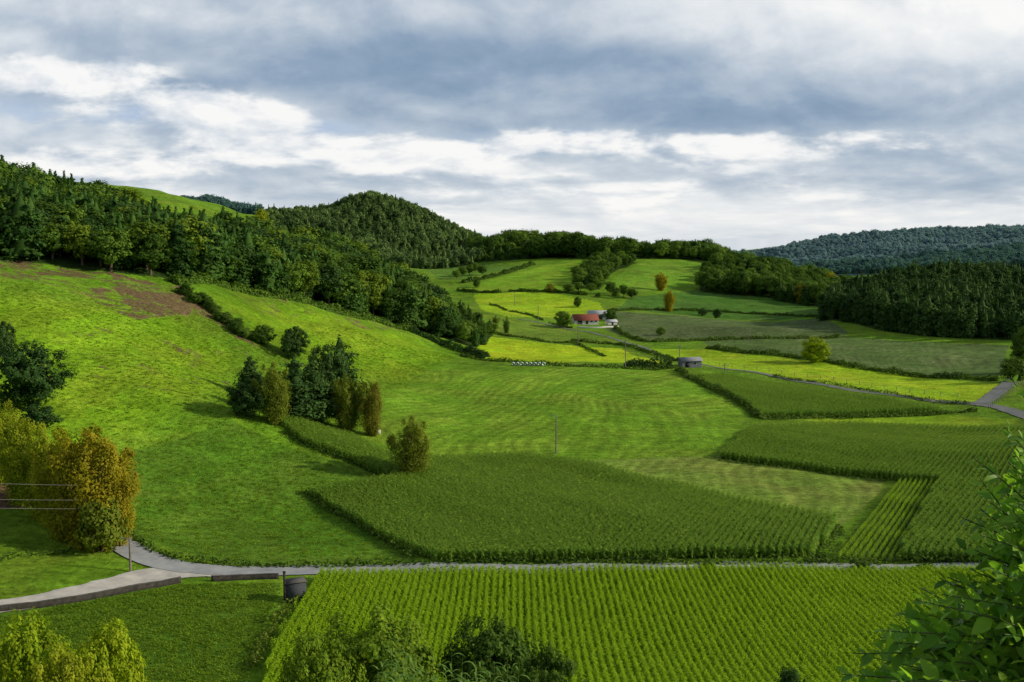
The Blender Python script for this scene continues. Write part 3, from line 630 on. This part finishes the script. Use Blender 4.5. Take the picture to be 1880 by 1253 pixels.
hedge([(900,560),(1000,590),(1050,603)], 1.0, 1.2, 'faint hedge line across the bright valley pasture', ls=0.45, gap=0.2)
hedge([(910,612),(1000,628),(1060,632),(1110,655)], 1.0, 1.2, 'hedge line curving through the brightest pasture', ls=0.4)
hedge([(1120,572),(1250,570),(1400,578),(1510,582)], 1.6, 2.2, 'hedge along the upper edge of the grey green field', ls=0.5)
hedge([(840,534),(900,538),(1000,536),(1100,545)], 2.0, 2.5, 'dark hedge at the foot of the far slope', ls=0.6, gap=0.2)
hedge([(850,520),(920,505),(980,487)], 3.0, 4, 'hedge climbing the far slope towards the ridge', ls=0.7, gap=0.1)
hedge([(0,1030),(60,1022),(130,1014)], 0.9, 1.0, 'low hedge behind the corner pasture at the left edge', ls=0.25)
hedge([(556,1110),(520,1130),(490,1175),(465,1230)], 1.5, 1.6, 'yellowish weedy hedge along the left side of the foreground corn', 'verge', 0.2, 14)
hedge([(1320,846),(1400,856),(1500,868),(1625,884)], 0.7, 1.0, 'grassy edge along the foot of the right corn field', ls=0.2)
hedge([(760,612),(800,628),(850,648),(895,655)], 3.0, 5, 'shrubby margin at the tip of the hillside wood', 'dark', 0.5)
hedge([(320,522),(420,530),(500,545),(580,562),(680,588),(760,610)], 2.6, 4, 'shrubby margin along the foot of the hillside wood', 'broad', 0.5)
hedge([(1150,672),(1190,674),(1232,676)], 3.2, 4, 'clipped dark bushes beside the small grey shed', 'dark', 0.5)
# shrubs of the diagonal hedgerow on the hill
for k in range(16):
    f = k/15; u = 338+f*135+rng.normal()*4; v = 540+f*92+rng.normal()*3
    tree_px(u, v, v-rng.uniform(14,24), rng.uniform(24,36), 'bush', 'broad' if k % 3 else 'hedge', 'hedgerow_shrub', 'dark shrub in the diagonal hedgerow on the left hillside', 'shrub', 'shrubs of the diagonal hillside hedgerow')
# ------------------------------------------------------------------ single trees
T = tree_px
T(55,752,628,132,'round','dark','broadleaf_tree','large dark round tree at the left edge above the autumn trees')
T(2,655,590,60,'round','dark','broadleaf_tree','smaller dark round tree cut by the left edge, above the large one')
T(70,785,742,80,'bush','dark','shrub','dark shrub at the foot of the large round tree, left edge','shrub')
T(2,885,728,90,'plume','yellow','autumn_tree','yellow green tree cut by the left edge in the autumn row')
T(40,925,752,105,'plume','yellow','autumn_tree','yellow green tree second from the left in the autumn row')
T(85,955,770,115,'plume','yellow','autumn_tree','yellowish tree third from the left in the autumn row')
T(125,988,782,140,'plume','orange','autumn_tree','golden olive tree in the middle of the autumn row')
T(172,1006,774,165,'plume','amber','autumn_tree','largest orange tree of the autumn row, beside the road bend')
T(216,1000,815,110,'plume','amber','autumn_tree','smaller orange tree at the right end of the autumn row')
T(188,1012,900,110,'bush','olive','shrub','olive undergrowth at the foot of the orange trees','shrub')
T(452,765,696,74,'round','dark','shrub','dark rounded bush at the left end of the mid slope clump','shrub')
T(461,735,655,40,'spire','dark','conifer_tree','small pointed conifer at the left of the mid slope clump')
T(503,778,666,82,'plume','olive','broadleaf_tree','olive green tree in front at the left of the mid slope clump')
T(542,768,655,72,'spire','dark','conifer_tree','dark broad conifer in the middle of the mid slope clump')
T(574,768,664,64,'spire','dark','conifer_tree','dark slim conifer right of the middle in the mid slope clump')
T(600,764,634,72,'round','dark','broadleaf_tree','tall dark leafy tree behind the yellowing trees of the clump')
T(625,760,618,70,'spire','dark','conifer_tree','tallest dark conifer of the mid slope clump')
T(575,775,700,110,'bush','dark','shrub','low dark bush under the conifers of the mid slope clump','shrub')
T(636,790,685,72,'plume','olive','broadleaf_tree','olive tree right of the tall conifers in the clump')
T(683,800,697,62,'plume','rust','autumn_tree','slim yellow brown tree at the right end of the clump')
T(757,878,763,98,'plume','olive','broadleaf_tree','single olive green tree standing in the corn edge')
T(485,634,597,38,'round','broad','broadleaf_tree','small tree at the lower end of the diagonal hedgerow')
T(540,660,599,54,'round','dark','broadleaf_tree','round dark tree on the slope right of the diagonal hedgerow')
T(1497,666,620,60,'round','bright','broadleaf_tree','round bright yellow green tree in the long valley hedge')
T(1035,602,572,34,'round','broad','broadleaf_tree','leafy tree at the left end of the farm')
T(1120,590,568,26,'round','broad','broadleaf_tree','leafy tree at the right end of the farm')
T(1213,534,500,28,'plume','amber','autumn_tree','rust coloured tree on the far slope, the upper of two')
T(1228,572,534,26,'plume','amber','autumn_tree','rust coloured tree on the far slope, the lower of two')
T(1474,558,520,36,'round','rust','autumn_tree','brownish tree at the edge of the spur wood')
T(1522,530,500,28,'round','orange','autumn_tree','yellow tree at the tip of the spur wood')
T(1010,537,521,18,'round','rust','broadleaf_tree','small brownish tree on the pasture below the far slope')
T(875,528,512,16,'round','broad','broadleaf_tree','small dark tree below the far slope, near the wood')
T(1060,564,545,18,'round','broad','broadleaf_tree','small dark tree alone on the bright pasture past the farm')
T(930,612,580,20,'upright','broad','broadleaf_tree','slim tree beside the tip of the hillside wood')
T(910,600,578,18,'upright','olive','broadleaf_tree','slim olive tree at the tip of the hillside wood')
T(1213,616,600,18,'round','broad','shrub','lone dark shrub in the grey green field past the farm','shrub')
T(1290,580,566,20,'round','dark','shrub','left of two dark shrubs on the field edge right of the farm','shrub')
T(1316,585,567,16,'round','dark','shrub','right of two dark shrubs on the field edge right of the farm','shrub')
T(480,415,385,30,'round','yellow','autumn_tree','yellowish tree on the skyline left of the pointed hill')
for k, (u, v) in enumerate([(1045,538),(1062,535),(1085,537),(1100,532),(1130,548),(1145,545),(1160,548),(1120,540)]):
    T(u,v,v-rng.uniform(16,26),rng.uniform(20,30),'broad','broad','broadleaf_tree','dark tree in the loose row behind the farm','tree','loose row of dark trees behind the farm')
for k, (u, v) in enumerate([(838,512),(850,508),(862,505),(872,500),(885,505)]):
    T(u,v,v-rng.uniform(14,20),rng.uniform(18,24),'broad','broad','broadleaf_tree','dark tree in the small far group beside the hillside wood','tree','small far tree group beside the hillside wood')
T(862,655,634,34,'bush','dark','shrub','dark shrub at the top left corner of the striped pasture','shrub')
T(882,660,640,28,'bush','dark','shrub','second dark shrub at the top left corner of the pasture','shrub')
T(1880,680,600,60,'round','hedge','broadleaf_tree','leafy tree cut by the right edge below the wood')
T(1862,700,655,60,'bush','hedge','shrub','bush at the right edge above the lane','shrub')
T(1582,1046,1030,40,'bush','hedge','shrub','rounded roadside shrub above the right end of the foreground corn','shrub')
T(1700,1050,1035,50,'bush','hedge','shrub','rounded roadside shrub near the glossy foreground bush','shrub')
T(1300,1050,1030,40,'bush','hedge','shrub','small shrub by the pale roadside wall','shrub')
# foreground slope
def near(u, vt, Y, wpx, mat, name, label, cat):
    x, y, z = P(u, vt, Y); g = H1(x, y); tree(name, label, cat, x, y, (z-g)*1.04, 'near', mat, wpx*Y/F, None, g)
near(40,1140,60,230,'bright','leafy_bush','bright yellow green bush in the lower left corner','bush')
near(190,1160,56,200,'bright','leafy_bush','bright yellow green bush right of the one in the lower left corner','bush')
near(110,1195,52,180,'yellow','leafy_bush','lower yellowish bush between the two bright ones','bush')
near(685,1130,58,300,'fresh','leafy_tree','green leafy tree top rising into the bottom of the view','tree')
near(580,1172,54,200,'fresh','leafy_tree','lower green tree top left of the larger one at the bottom','tree')
near(905,1144,60,240,'hedge','leafy_tree','dark leafy tree top at the bottom centre','tree')
near(1000,1196,52,170,'hedge','leafy_bush','low dark bush at the bottom right of the dark tree top','bush')
near(1455,1232,50,110,'dark','leafy_bush','dark bush tip at the bottom edge under the foreground corn','bush')
def reeds(u, v, Y, n, label):
    x, y, z = P(u, v, Y); g = H1(x, y); L0 = z-g
    rt = thing('reed_clump', label, 'reeds', (x,y,g)); q = Q()
    for i in range(n):
        bx, by = rng.normal(size=2)*0.7; a = rng.uniform(0,6.28); hh = L0*rng.uniform(0.7,1.05); q.tube([(bx,by,0),(bx*1.1,by*1.1,hh*0.6),(bx*1.2,by*1.2,hh)], [0.02,0.016,0.006], 3, 0, False)
        for j in range(14):
            z0 = hh*(0.45+0.55*j/14); b = a+j*2.3; L = rng.uniform(0.6,1.0); tt = np.linspace(0,1,5); rr = L*tt*0.8; zz = z0+L*(0.8*tt-0.9*tt**2); w = 0.045*np.array([0.7,1,0.8,0.5,0.03])
            c = np.stack([bx*1.15+math.cos(b)*rr, by*1.15+math.sin(b)*rr, zz],1); sd = np.array([-math.sin(b),math.cos(b),0.1])
            q.add(np.concatenate([c-sd*w[:,None], c+sd*w[:,None]]), [(k,k+1,k+6,k+5) for k in range(4)])
    q.obj('foliage', MAT['reed'], rt)
reeds(730,1190,46,40,'pale reed clump in front of the green tree top')
reeds(800,1212,44,40,'pale reed clump between the two foreground tree tops')
reeds(870,1218,44,40,'pale reed clump in front of the dark tree top')
# ------------------------------------------------------------------ glossy bush beside the camera
def leaf_blade(q, base, d, up, L, W):
    d = d/np.linalg.norm(d); s = np.cross(d, up); s /= np.linalg.norm(s)+1e-9; nn = np.cross(s, d)
    tt = np.array([0,0.2,0.45,0.7,0.9,1.0]); w = W*np.array([0.06,0.62,1.0,0.8,0.35,0.02])
    c = base+np.outer(tt*L, d)-np.outer(0.22*L*tt**2, nn)
    l = c-np.outer(w, s)+np.outer(w*0.35, nn); r = c+np.outer(w, s)+np.outer(w*0.35, nn)
    v = np.concatenate([l,c,r]); f = [(k,k+1,k+7,k+6) for k in range(5)]+[(k+6,k+7,k+13,k+12) for k in range(5)]
    q.add(v, f)
bush_root = np.array([2.15,3.5,H1(2.15,3.5)])
rt = thing('glossy_bush','glossy leaved bush close to the camera at the lower right','bush', tuple(bush_root))
qs, ql = Q(), Q()
tips = [(1856,692,3.7),(1876,705,3.5),(1845,785,3.5),(1868,800,3.4),(1785,838,3.5),(1800,880,3.6),(1850,870,3.3),(1765,950,3.6),(1800,935,3.4),(1765,1005,3.5),(1790,1010,3.3),(1690,1080,3.6),(1740,1060,3.4),(1650,1125,3.5),(1610,1175,3.4),(1570,1200,3.3),(1545,1238,3.2),(1640,1180,3.3)]
for k in range(300):
    v = 810+530*rng.random()**0.75; lim = np.interp(v,[800,900,1000,1060,1120,1200,1330],[1860,1815,1780,1725,1655,1575,1530]); tips.append((rng.uniform(lim,2050), v, rng.uniform(2.9,4.2)))
for a in range(6):
    e = bush_root+np.array([abs(rng.normal())*0.2, rng.uniform(-0.15,0.1), 0.8]); qs.tube([bush_root+rng.normal(size=3)*[.05,.05,0]-[0,0,.1],(bush_root+e)/2,e], [0.03,0.022,0.012], 6)
for (u, v, Y) in tips:
    tip = np.array(P(u, v, Y)); b = bush_root+np.array([rng.normal()*0.15, rng.normal()*0.15, min(0.8, max(0.1,(tip[2]-bush_root[2])*0.5))])
    mid = (b+tip)/2+np.array([0.05,0,0.10]); path = smooth(np.stack([b,mid,tip]), 0.04); n = len(path)
    qs.tube(path, np.linspace(0.006,0.0018,n), 4, 0, False)
    tw = np.gradient(path,axis=0)
    ang = rng.uniform(0,6.28)
    Ltot = np.linalg.norm(tip-b); k = max(10,int(Ltot*0.88/0.023))
    for j in range(k):
        f = 0.12+0.88*(j+rng.random()*0.4)/k; ii = min(n-1,int(f*(n-1))); d = tw[ii]/np.linalg.norm(tw[ii]); ang += 2.4
        x1 = np.cross(d,[0,0,1.]); x1 /= np.linalg.norm(x1)+1e-9; x2 = np.cross(d,x1)
        side = math.cos(ang)*x1+math.sin(ang)*x2; L = rng.uniform(0.052,0.095)*(1-0.45*max(0,f-0.75)/0.25)
        leaf_blade(ql, path[ii], d*0.75+side*0.8+np.array([0,0,0.15]), np.array([0.25,-0.35,0.9])+rng.normal(size=3)*0.45, L, L*rng.uniform(0.21,0.28))
inv = -bush_root
for q in (qs, ql): q.v = [v+inv for v in q.v]
qs.obj('branches', MAT['stem'], rt, True); ql.obj('leaves', MAT['laurel'], rt, True)
# ------------------------------------------------------------------ poles, wires
def pole(u, vb, vt, label, lamp=False, arm=True):
    (x, y), = hits([(u, vb)]); h = (vb-vt)*y/CT/F; rt = thing('utility_pole', label, 'pole', (x,y,H1(x,y)), 0)
    q = Q(); q.tube([(0,0,-0.3),(0,0,h*0.5),(0,0,h)], [0.17,0.14,0.11], 10); q.obj('shaft', MAT['wood'], rt, True)
    if arm:
        Q().box((0,0,h-0.5),(1.7,0.12,0.14)).obj('crossarm', MAT['wood'], rt)
        for s in (-0.75,0,0.75): Q().tube([(s,0.0,h-0.43),(s,0,h-0.30),(s,0,h-0.22)],[0.05,0.07,0.04],8).obj('insulator', MAT['ceramic'], rt)
    if lamp:
        Q().tube([(0,0,h-0.7),(-0.35,0,h-0.3),(-0.8,0,h-0.25)],0.035,6).obj('lamp_bracket', MAT['metal'], rt)
        Q().tube([(-0.7,0,h-0.24),(-0.9,0,h-0.22),(-1.15,0,h-0.26)],[0.06,0.13,0.07],8).obj('lamp_head', MAT['metal'], rt, True)
    return rt
pole(240,1050,982,'wooden roadside pole with a small lamp at the road bend',True,False)
pole(1021,833,760,'tall utility pole in the striped pasture above the middle corn',True,False)
pole(1148,677,622,'utility pole at the top edge of the pasture left of the shed')
pole(1247,674,634,'utility pole standing at the left side of the small grey shed')
pole(1061,634,592,'utility pole in the bright pasture below the farm')
pole(1374,634,602,'thin pole in the dark field right of centre')
pole(988,590,562,'thin pole by the lane left of the farm')
pole(945,562,536,'thin far pole in the bright valley pasture')
pole(1330,690,668,'thin pole beside the lane in the bright strip')
(px_, py_), = hits([(222,1004)]); hz_ = H1(px_, py_); topz = P(222,885,py_)[2]-hz_
rt = thing('utility_pole','pole half hidden at the right end of the orange autumn trees carrying three wires','pole',(px_,py_,hz_))
Q().tube([(0,0,-.3),(0,0,topz*0.5),(0,0,topz)],[.15,.12,.09],10).obj('shaft', MAT['wood'], rt, True)
for k, (v1, v0) in enumerate(((892,884),(918,915),(934,931))):
    a = np.array(P(222,v1,py_-0.15)); b = np.array(P(-120,v0,118.0)); tt = np.linspace(0,1,24)[:,None]
    path = a+(b-a)*tt-np.array([0,0,1.0])*(4*0.12*tt*(1-tt))
    tag(Q().tube(path,0.018,5).obj('power_wire', MAT['wire']), ('top','middle','lowest')[k]+' of three wires crossing the orange trees at the left edge','wire')
# ------------------------------------------------------------------ stone walls, hut
def wall(pix, h, th, label, mat='stone', cap='stonecap', name='stone_wall'):
    c = smooth(hits(pix), 0.6); tg = np.gradient(c,axis=0); tg /= np.linalg.norm(tg,axis=1)[:,None]+1e-9; nn = np.stack([tg[:,1],-tg[:,0]],1)
    g = H(c[:,0],c[:,1]); n = len(c); hh = h+rng.normal(size=n)*0.015
    o0 = np.array([c[0,0],c[0,1],g[0]])
    def strip(z0, z1, t_, m, nm, par):
        l, r = c-nn*t_/2, c+nn*t_/2
        v = np.concatenate([np.column_stack([l,z0]),np.column_stack([r,z0]),np.column_stack([r,z1]),np.column_stack([l,z1])])-o0
        f = [(k*n+i, k*n+i+1, ((k+1)%4)*n+i+1, ((k+1)%4)*n+i) for k in range(4) for i in range(n-1)]+[(0,n,2*n,3*n),(n-1,4*n-1,3*n-1,2*n-1)]
        Q().add(v,f).obj(nm, MAT[m], par)
    rt = thing(name, label, 'wall', tuple(o0)); strip(g-0.3, g+hh, th, mat, 'wall_body', rt)
    if cap: strip(g+hh+0.003, g+hh+0.05, th+0.05, cap, 'coping', rt)
wall([(-40,1129),(40,1120),(132,1107),(200,1095),(267,1082),(332,1070)],0.75,0.25,'long low dark stone wall below the gravel track at the lower left')
wall([(388,1068),(450,1065),(512,1063)],0.7,0.25,'dark stone wall along the road left of the small stone hut')
wall([(1212,1048),(1290,1047),(1380,1046)],0.6,0.3,'low pale wall along the road above the foreground corn','whitewall',None,'roadside_wall')
(hx, hy), = hits([(540,1106)]); hz = H1(hx, hy); rt = thing('stone_hut','small dark stone hut with a gate pillar at the corner of the foreground corn','hut',(hx,hy+0.8,hz),0.45)
Q().box((0,0,1.1),(2.3,1.7,2.6)).obj('wall', MAT['hutwall'], rt)
Q().box((0,0,2.46),(2.5,1.9,0.12)).obj('roof', MAT['stonecap'], rt)
q = Q(); q.box((-1.45,-0.6,1.8),(0.26,0.26,4.2)); q.box((-1.45,-0.6,3.96),(0.34,0.34,0.12)); q.obj('gate_pillar', MAT['stone'], rt)
# ------------------------------------------------------------------ farm buildings
def house(x, y, w, d, hw, hr, rz, wm, rm, name, label, doors=(), wins=(), z=None):
    rt = thing(name, label, 'building', (x,y,H1(x,y) if z is None else z), rz)
    v = [(-w/2,-d/2,-.5),(w/2,-d/2,-.5),(w/2,d/2,-.5),(-w/2,d/2,-.5),(-w/2,-d/2,hw),(w/2,-d/2,hw),(w/2,d/2,hw),(-w/2,d/2,hw),(-w/2,0,hw+hr),(w/2,0,hw+hr)]
    q = Q(); q.add(v,[(0,1,5,4),(2,3,7,6)]); q.add(v,[(1,2,6,9,5),(3,0,4,8,7)]); q.obj('wall', MAT[wm], rt)
    q = Q(); ov = 0.4; ti = 0.15
    for s in (-1,1):
        e = hr/(d/2)*ov
        a = [(-w/2-ov,s*(d/2+ov),hw-e+0.02),(w/2+ov,s*(d/2+ov),hw-e+0.02),(w/2+ov,0,hw+hr+0.02),(-w/2-ov,0,hw+hr+0.02)]
        b = [(p_[0],p_[1],p_[2]+ti) for p_ in a]
        q.add(a+b,[(0,1,2,3),(4,5,6,7),(0,1,5,4),(1,2,6,5),(3,0,4,7)])
    q.obj('roof', MAT[rm], rt)
    for (dx, dw, dh) in doors: Q().box((dx,-d/2-0.02,dh/2),(dw,0.06,dh)).obj('door', MAT['darkhole'], rt)
    for (dx, z0, dw, dh) in wins:
        f = Q().box((dx,-d/2-0.02,z0),(dw,0.06,dh)).obj('window', MAT['whitewall'], rt); Q().box((dx,-d/2-0.06,z0),(dw*0.8,0.03,dh*0.8)).obj('pane', MAT['darkhole'], f)
    return rt
def at(u, v): return hits([(u,v)])[0]
x, y = at(1074,594); house(x,y,12.5,9,2.0,2.6,0.12,'whitewall','redroof','farm_barn','long white walled farm barn with a wide red roof',[(-3.5,2.4,1.8),(0.2,1.2,1.8)],[(2.5,1.4,1.2,0.9),(5.0,1.4,1.2,0.9)])
x, y = at(1100,588); house(x,y+6,11,7,3.0,1.5,-0.12,'whitewall','greyroof','farm_shed','pale farm shed with a light grey roof behind the red barn',[(1,3.0,2.2)],[(-3,1.5,1.0,0.9)])
x, y = at(1122,596); house(x,y,5,4,1.6,0.8,0.3,'whitewall','greyroof','farm_outhouse','small white outhouse at the right end of the farm',[(0,1,1.5)])
wall([(1062,602),(1100,603),(1136,601)],0.7,0.3,'white wall in front of the farm yard','whitewall',None,'yard_wall')
x, y = at(1266,673); house(x,y,7.0,5,2.3,0.8,0.15,'greywall','greywall','field_shed','small grey block shed with a low roof beside the lane',[(-1.6,1.5,1.8)],[(1.2,1.4,1.0,0.8)])
# ------------------------------------------------------------------ bales
q = Q(); q.tube([(-0.6,0,0),(-0.57,0,0),(-0.5,0,0),(0.5,0,0),(0.57,0,0),(0.6,0,0)],[0.50,0.58,0.63,0.63,0.58,0.50],20); bm_ = q.mesh('bale',[MAT['wrap']],True)
bp_ = at(942,672); be_ = at(998,672)
for k in range(8):
    f = k/7; x, y = bp_*(1-f)+be_*f; o = link('wrapped_bale', bm_, None, (x, y, H1(x,y)+0.62), 1.45+rng.normal()*0.05)
    tag(o,'pale green wrapped bale in the row along the top of the pasture','bale','row of wrapped bales above the pasture')
x, y = at(693,798); o = link('wrapped_bale', bm_.copy(), None, (x,y,H1(x,y)+0.6), 0.5); o.data.materials[0] = MAT['rock']; tag(o,'white wrapped bale lying by the trees at the end of the clump','bale')
# ------------------------------------------------------------------ fences
def fence(pix, sp, h, label):
    c = smooth(hits(pix), 0.5); seg = np.concatenate([[0],np.cumsum(np.linalg.norm(np.diff(c,axis=0),axis=1))]); s = np.arange(0, seg[-1], sp)
    x = np.interp(s,seg,c[:,0]); y = np.interp(s,seg,c[:,1]); z = H(x,y); rt = thing('fence', label, 'fence', (x[0],y[0],z[0]))
    pm = Q().tube([(0,0,-.2),(0,0,h*0.6),(0,0,h)],[0.08,0.075,0.06],6).mesh('post',[MAT['wood']])
    for i in range(len(x)): link('post', pm, rt, (x[i]-x[0],y[i]-y[0],z[i]-z[0]))
    q = Q()
    for hh in (0.5,0.9): q.tube(np.stack([x-x[0],y-y[0],z-z[0]+h*hh],1),0.012,3)
    q.obj('wires', MAT['wire'], rt)
fence([(1270,676),(1420,697),(1560,716),(1700,740),(1790,748)],4.5,1.3,'post and wire fence along the near side of the lane')
fence([(1300,668),(1420,684),(1560,704),(1680,722),(1760,730)],5,1.3,'post and wire fence between the lane and the bright strip')
fence([(1815,752),(1845,730),(1868,712),(1890,700)],2.5,1.3,'short post fence beside the lane at the right edge')
fence([(1060,640),(1000,634),(930,626)],6,1.3,'thin fence across the bright pasture below the farm')
fence([(905,574),(980,592),(1040,606)],6,1.3,'thin fence beside the lane west of the farm')
# ------------------------------------------------------------------ sky, sun, camera
SAZ, SEL = math.radians(92), math.radians(24)
w = bpy.data.worlds.new('World'); SC.world = w; w.use_nodes = True; w.node_tree.nodes.clear(); t = NT(w.node_tree)
tc = t.n('ShaderNodeTexCoord'); sx = t.n('ShaderNodeSeparateXYZ'); t.put(sx.inputs[0], tc.outputs['Generated'])
X, Y, Zz = sx.outputs; zc = t.m('MAXIMUM', Zz, 0.0); yc = t.m('MAXIMUM', Y, 0.15)
a = t.m('DIVIDE', X, yc); e = t.m('DIVIDE', zc, yc)
ey = t.m('MULTIPLY', t.m('LOGARITHM', t.m('ADD', e, 0.06), math.e), 1.6)
def cloud(ax, sx_, sy_, zoff, det, rough, dist, de=0.0, da=0.0):
    return t.noise(t.xyz(t.m('MULTIPLY', t.m('ADD', ax, da), sx_), t.m('MULTIPLY', t.m('ADD', ey, de), sy_), zoff), 1.0, det, rough, dist)
nW = cloud(a, 4.0, 1.3, 7.1, 5, 0.55, 0.0); nW2 = cloud(a, 4.0, 1.3, 17.7, 5, 0.55, 0.0)
aw = t.m('ADD', a, t.m('MULTIPLY', t.m('SUBTRACT', nW, 0.5), 0.20)); ew = t.m('ADD', e, t.m('MULTIPLY', t.m('SUBTRACT', nW2, 0.5), 0.065))
nB = cloud(a, 2.2, 0.8, 1.3, 3, 0.5, 0.2)
nM = cloud(a, 8.0, 2.0, 4.4, 8, 0.54, 0.2); nM2 = cloud(a, 8.0, 2.0, 4.4, 8, 0.54, 0.2, 0.11, 0.012)
nF = cloud(a, 22.0, 6.5, 9.2, 6, 0.58, 0.15)
rel = t.m('SUBTRACT', nM, nM2)
def blobs(lst, base, ax=None, ex=None):
    tot = base; ax = aw if ax is None else ax; ex = ew if ex is None else ex
    for (u, v, su, sv, amp) in lst:
        ga = t.m('POWER', t.m('DIVIDE', t.m('SUBTRACT', ax, (u-940)/F), su/F), 2.0); ge = t.m('POWER', t.m('DIVIDE', t.m('SUBTRACT', ex, (440-v)/F), sv/F), 2.0)
        g = t.m('MULTIPLY', t.m('EXPONENT', t.m('MULTIPLY', t.m('ADD', ga, ge), -1.0)), amp); tot = t.m('ADD', tot, g)
    return tot
# grey cloud sheet
tot = t.m('ADD', t.m('MULTIPLY', t.m('SUBTRACT', nB, 0.5), 0.20), t.m('MULTIPLY', t.m('SUBTRACT', nM, 0.5), 0.32))
tot = t.m('ADD', tot, t.m('MULTIPLY', rel, 0.6)); tot = t.m('ADD', tot, t.m('MULTIPLY', t.m('SUBTRACT', nF, 0.5), 0.12)); tot = t.m('ADD', tot, 0.53)
tot = blobs([(900,130,520,52,-.32),(1380,215,340,42,-.27),(560,80,420,40,-.14),(300,165,200,20,-.22),(860,228,220,22,-.15),(1770,-25,380,95,.70),(1600,110,320,60,.18),(1700,320,260,40,-.06),(940,405,1800,50,.32),(150,15,300,36,.14)], tot)
cc = t.ramp(tot, [(0.06,(0.185,0.285,0.43)),(0.27,(0.285,0.385,0.52)),(0.48,(0.47,0.55,0.65)),(0.70,(0.74,0.785,0.83)),(0.95,(1.0,0.99,0.97))])
# thin places where blue shows
bl = blobs([(40,225,160,26,.9),(250,205,130,18,.6),(930,262,170,18,.5),(560,245,100,14,.6)], 0.0)
cc = t.mix(t.m('MULTIPLY', bl, t.rng(nM,0.42,0.58,1,0), clamp=True), cc, (0.42,0.56,0.80,1))
# billowing white clouds
pf = blobs([(80,150,170,38,1.0),(330,205,150,28,.85),(440,240,150,28,.85),(640,285,260,30,1.0),(230,295,220,26,.75),(1180,270,320,30,.9),(1560,270,240,34,.5),(1770,-15,340,76,1.0),(940,360,1600,42,.45),(60,20,140,24,.3)], 0.0)
cm = t.m('ADD', t.m('ADD', t.m('MULTIPLY', nM, 0.95), t.m('MULTIPLY', nF, 0.34)), t.m('MULTIPLY', pf, 0.42))
mask = t.m('MULTIPLY', t.rng(cm, 0.76, 0.98, 0, 0.97, True), t.rng(pf, 0.08, 0.40, 0, 1, True))
shade = t.m('ADD', t.m('ADD', t.m('MULTIPLY', rel, 2.4), t.m('MULTIPLY', t.m('SUBTRACT', nF, 0.5), 0.8)), 0.65)
wc = t.ramp(shade, [(0.1,(0.50,0.56,0.65)),(0.45,(0.75,0.79,0.845)),(0.75,(1.0,0.99,0.975))])
cc = t.mix(mask, cc, wc)
# thin bright cloud at the upper right
gl = t.m('MULTIPLY', blobs([(1770,-30,300,85,1.0)], 0.0, a, e), t.rng(nM,0.30,0.62,0.65,1.0), clamp=True)
cc = t.mix(gl, cc, (1.0,0.995,0.97,1))
hi = t.rng(zc, 0.26, 0.55, 1.0, 0.70); vs = t.n('ShaderNodeVectorMath', operation='SCALE'); t.put(vs.inputs[0], cc); t.put(vs.inputs['Scale'], hi)
sky = t.n('ShaderNodeTexSky', sky_type='NISHITA'); sky.sun_disc = False; sky.sun_elevation = SEL; sky.sun_rotation = SAZ
b1 = t.n('ShaderNodeBackground'); t.put(b1.inputs[0], sky.outputs[0]); b1.inputs[1].default_value = 0.10
b2 = t.n('ShaderNodeBackground'); t.put(b2.inputs[0], vs.outputs[0]); b2.inputs[1].default_value = 1.0
mx = t.n('ShaderNodeMixShader'); mx.inputs[0].default_value = 0.93; t.put(mx.inputs[1], b1.outputs[0]); t.put(mx.inputs[2], b2.outputs[0])
wo = t.n('ShaderNodeOutputWorld'); t.put(wo.inputs[0], mx.outputs[0])
sd = Vector((math.sin(SAZ)*math.cos(SEL), math.cos(SAZ)*math.cos(SEL), math.sin(SEL)))
sl = bpy.data.lights.new('sun','SUN'); sl.energy = 5.0; sl.angle = math.radians(0.6); sl.color = (1.0,0.90,0.69)
so = link('sun', sl); so.location = sd*300; so.rotation_euler = sd.to_track_quat('Z','Y').to_euler()
cd = bpy.data.cameras.new('camera'); cd.lens = 35.0; cd.sensor_width = 36.0; cd.clip_start = 0.05; cd.clip_end = 20000
co = link('camera', cd); co.location = (0,0,CAMH); co.rotation_euler = (PI/2-TH,0,0); SC.camera = co
SC.view_settings.view_transform = 'Standard'; SC.view_settings.look = 'None'; SC.view_settings.exposure = 0
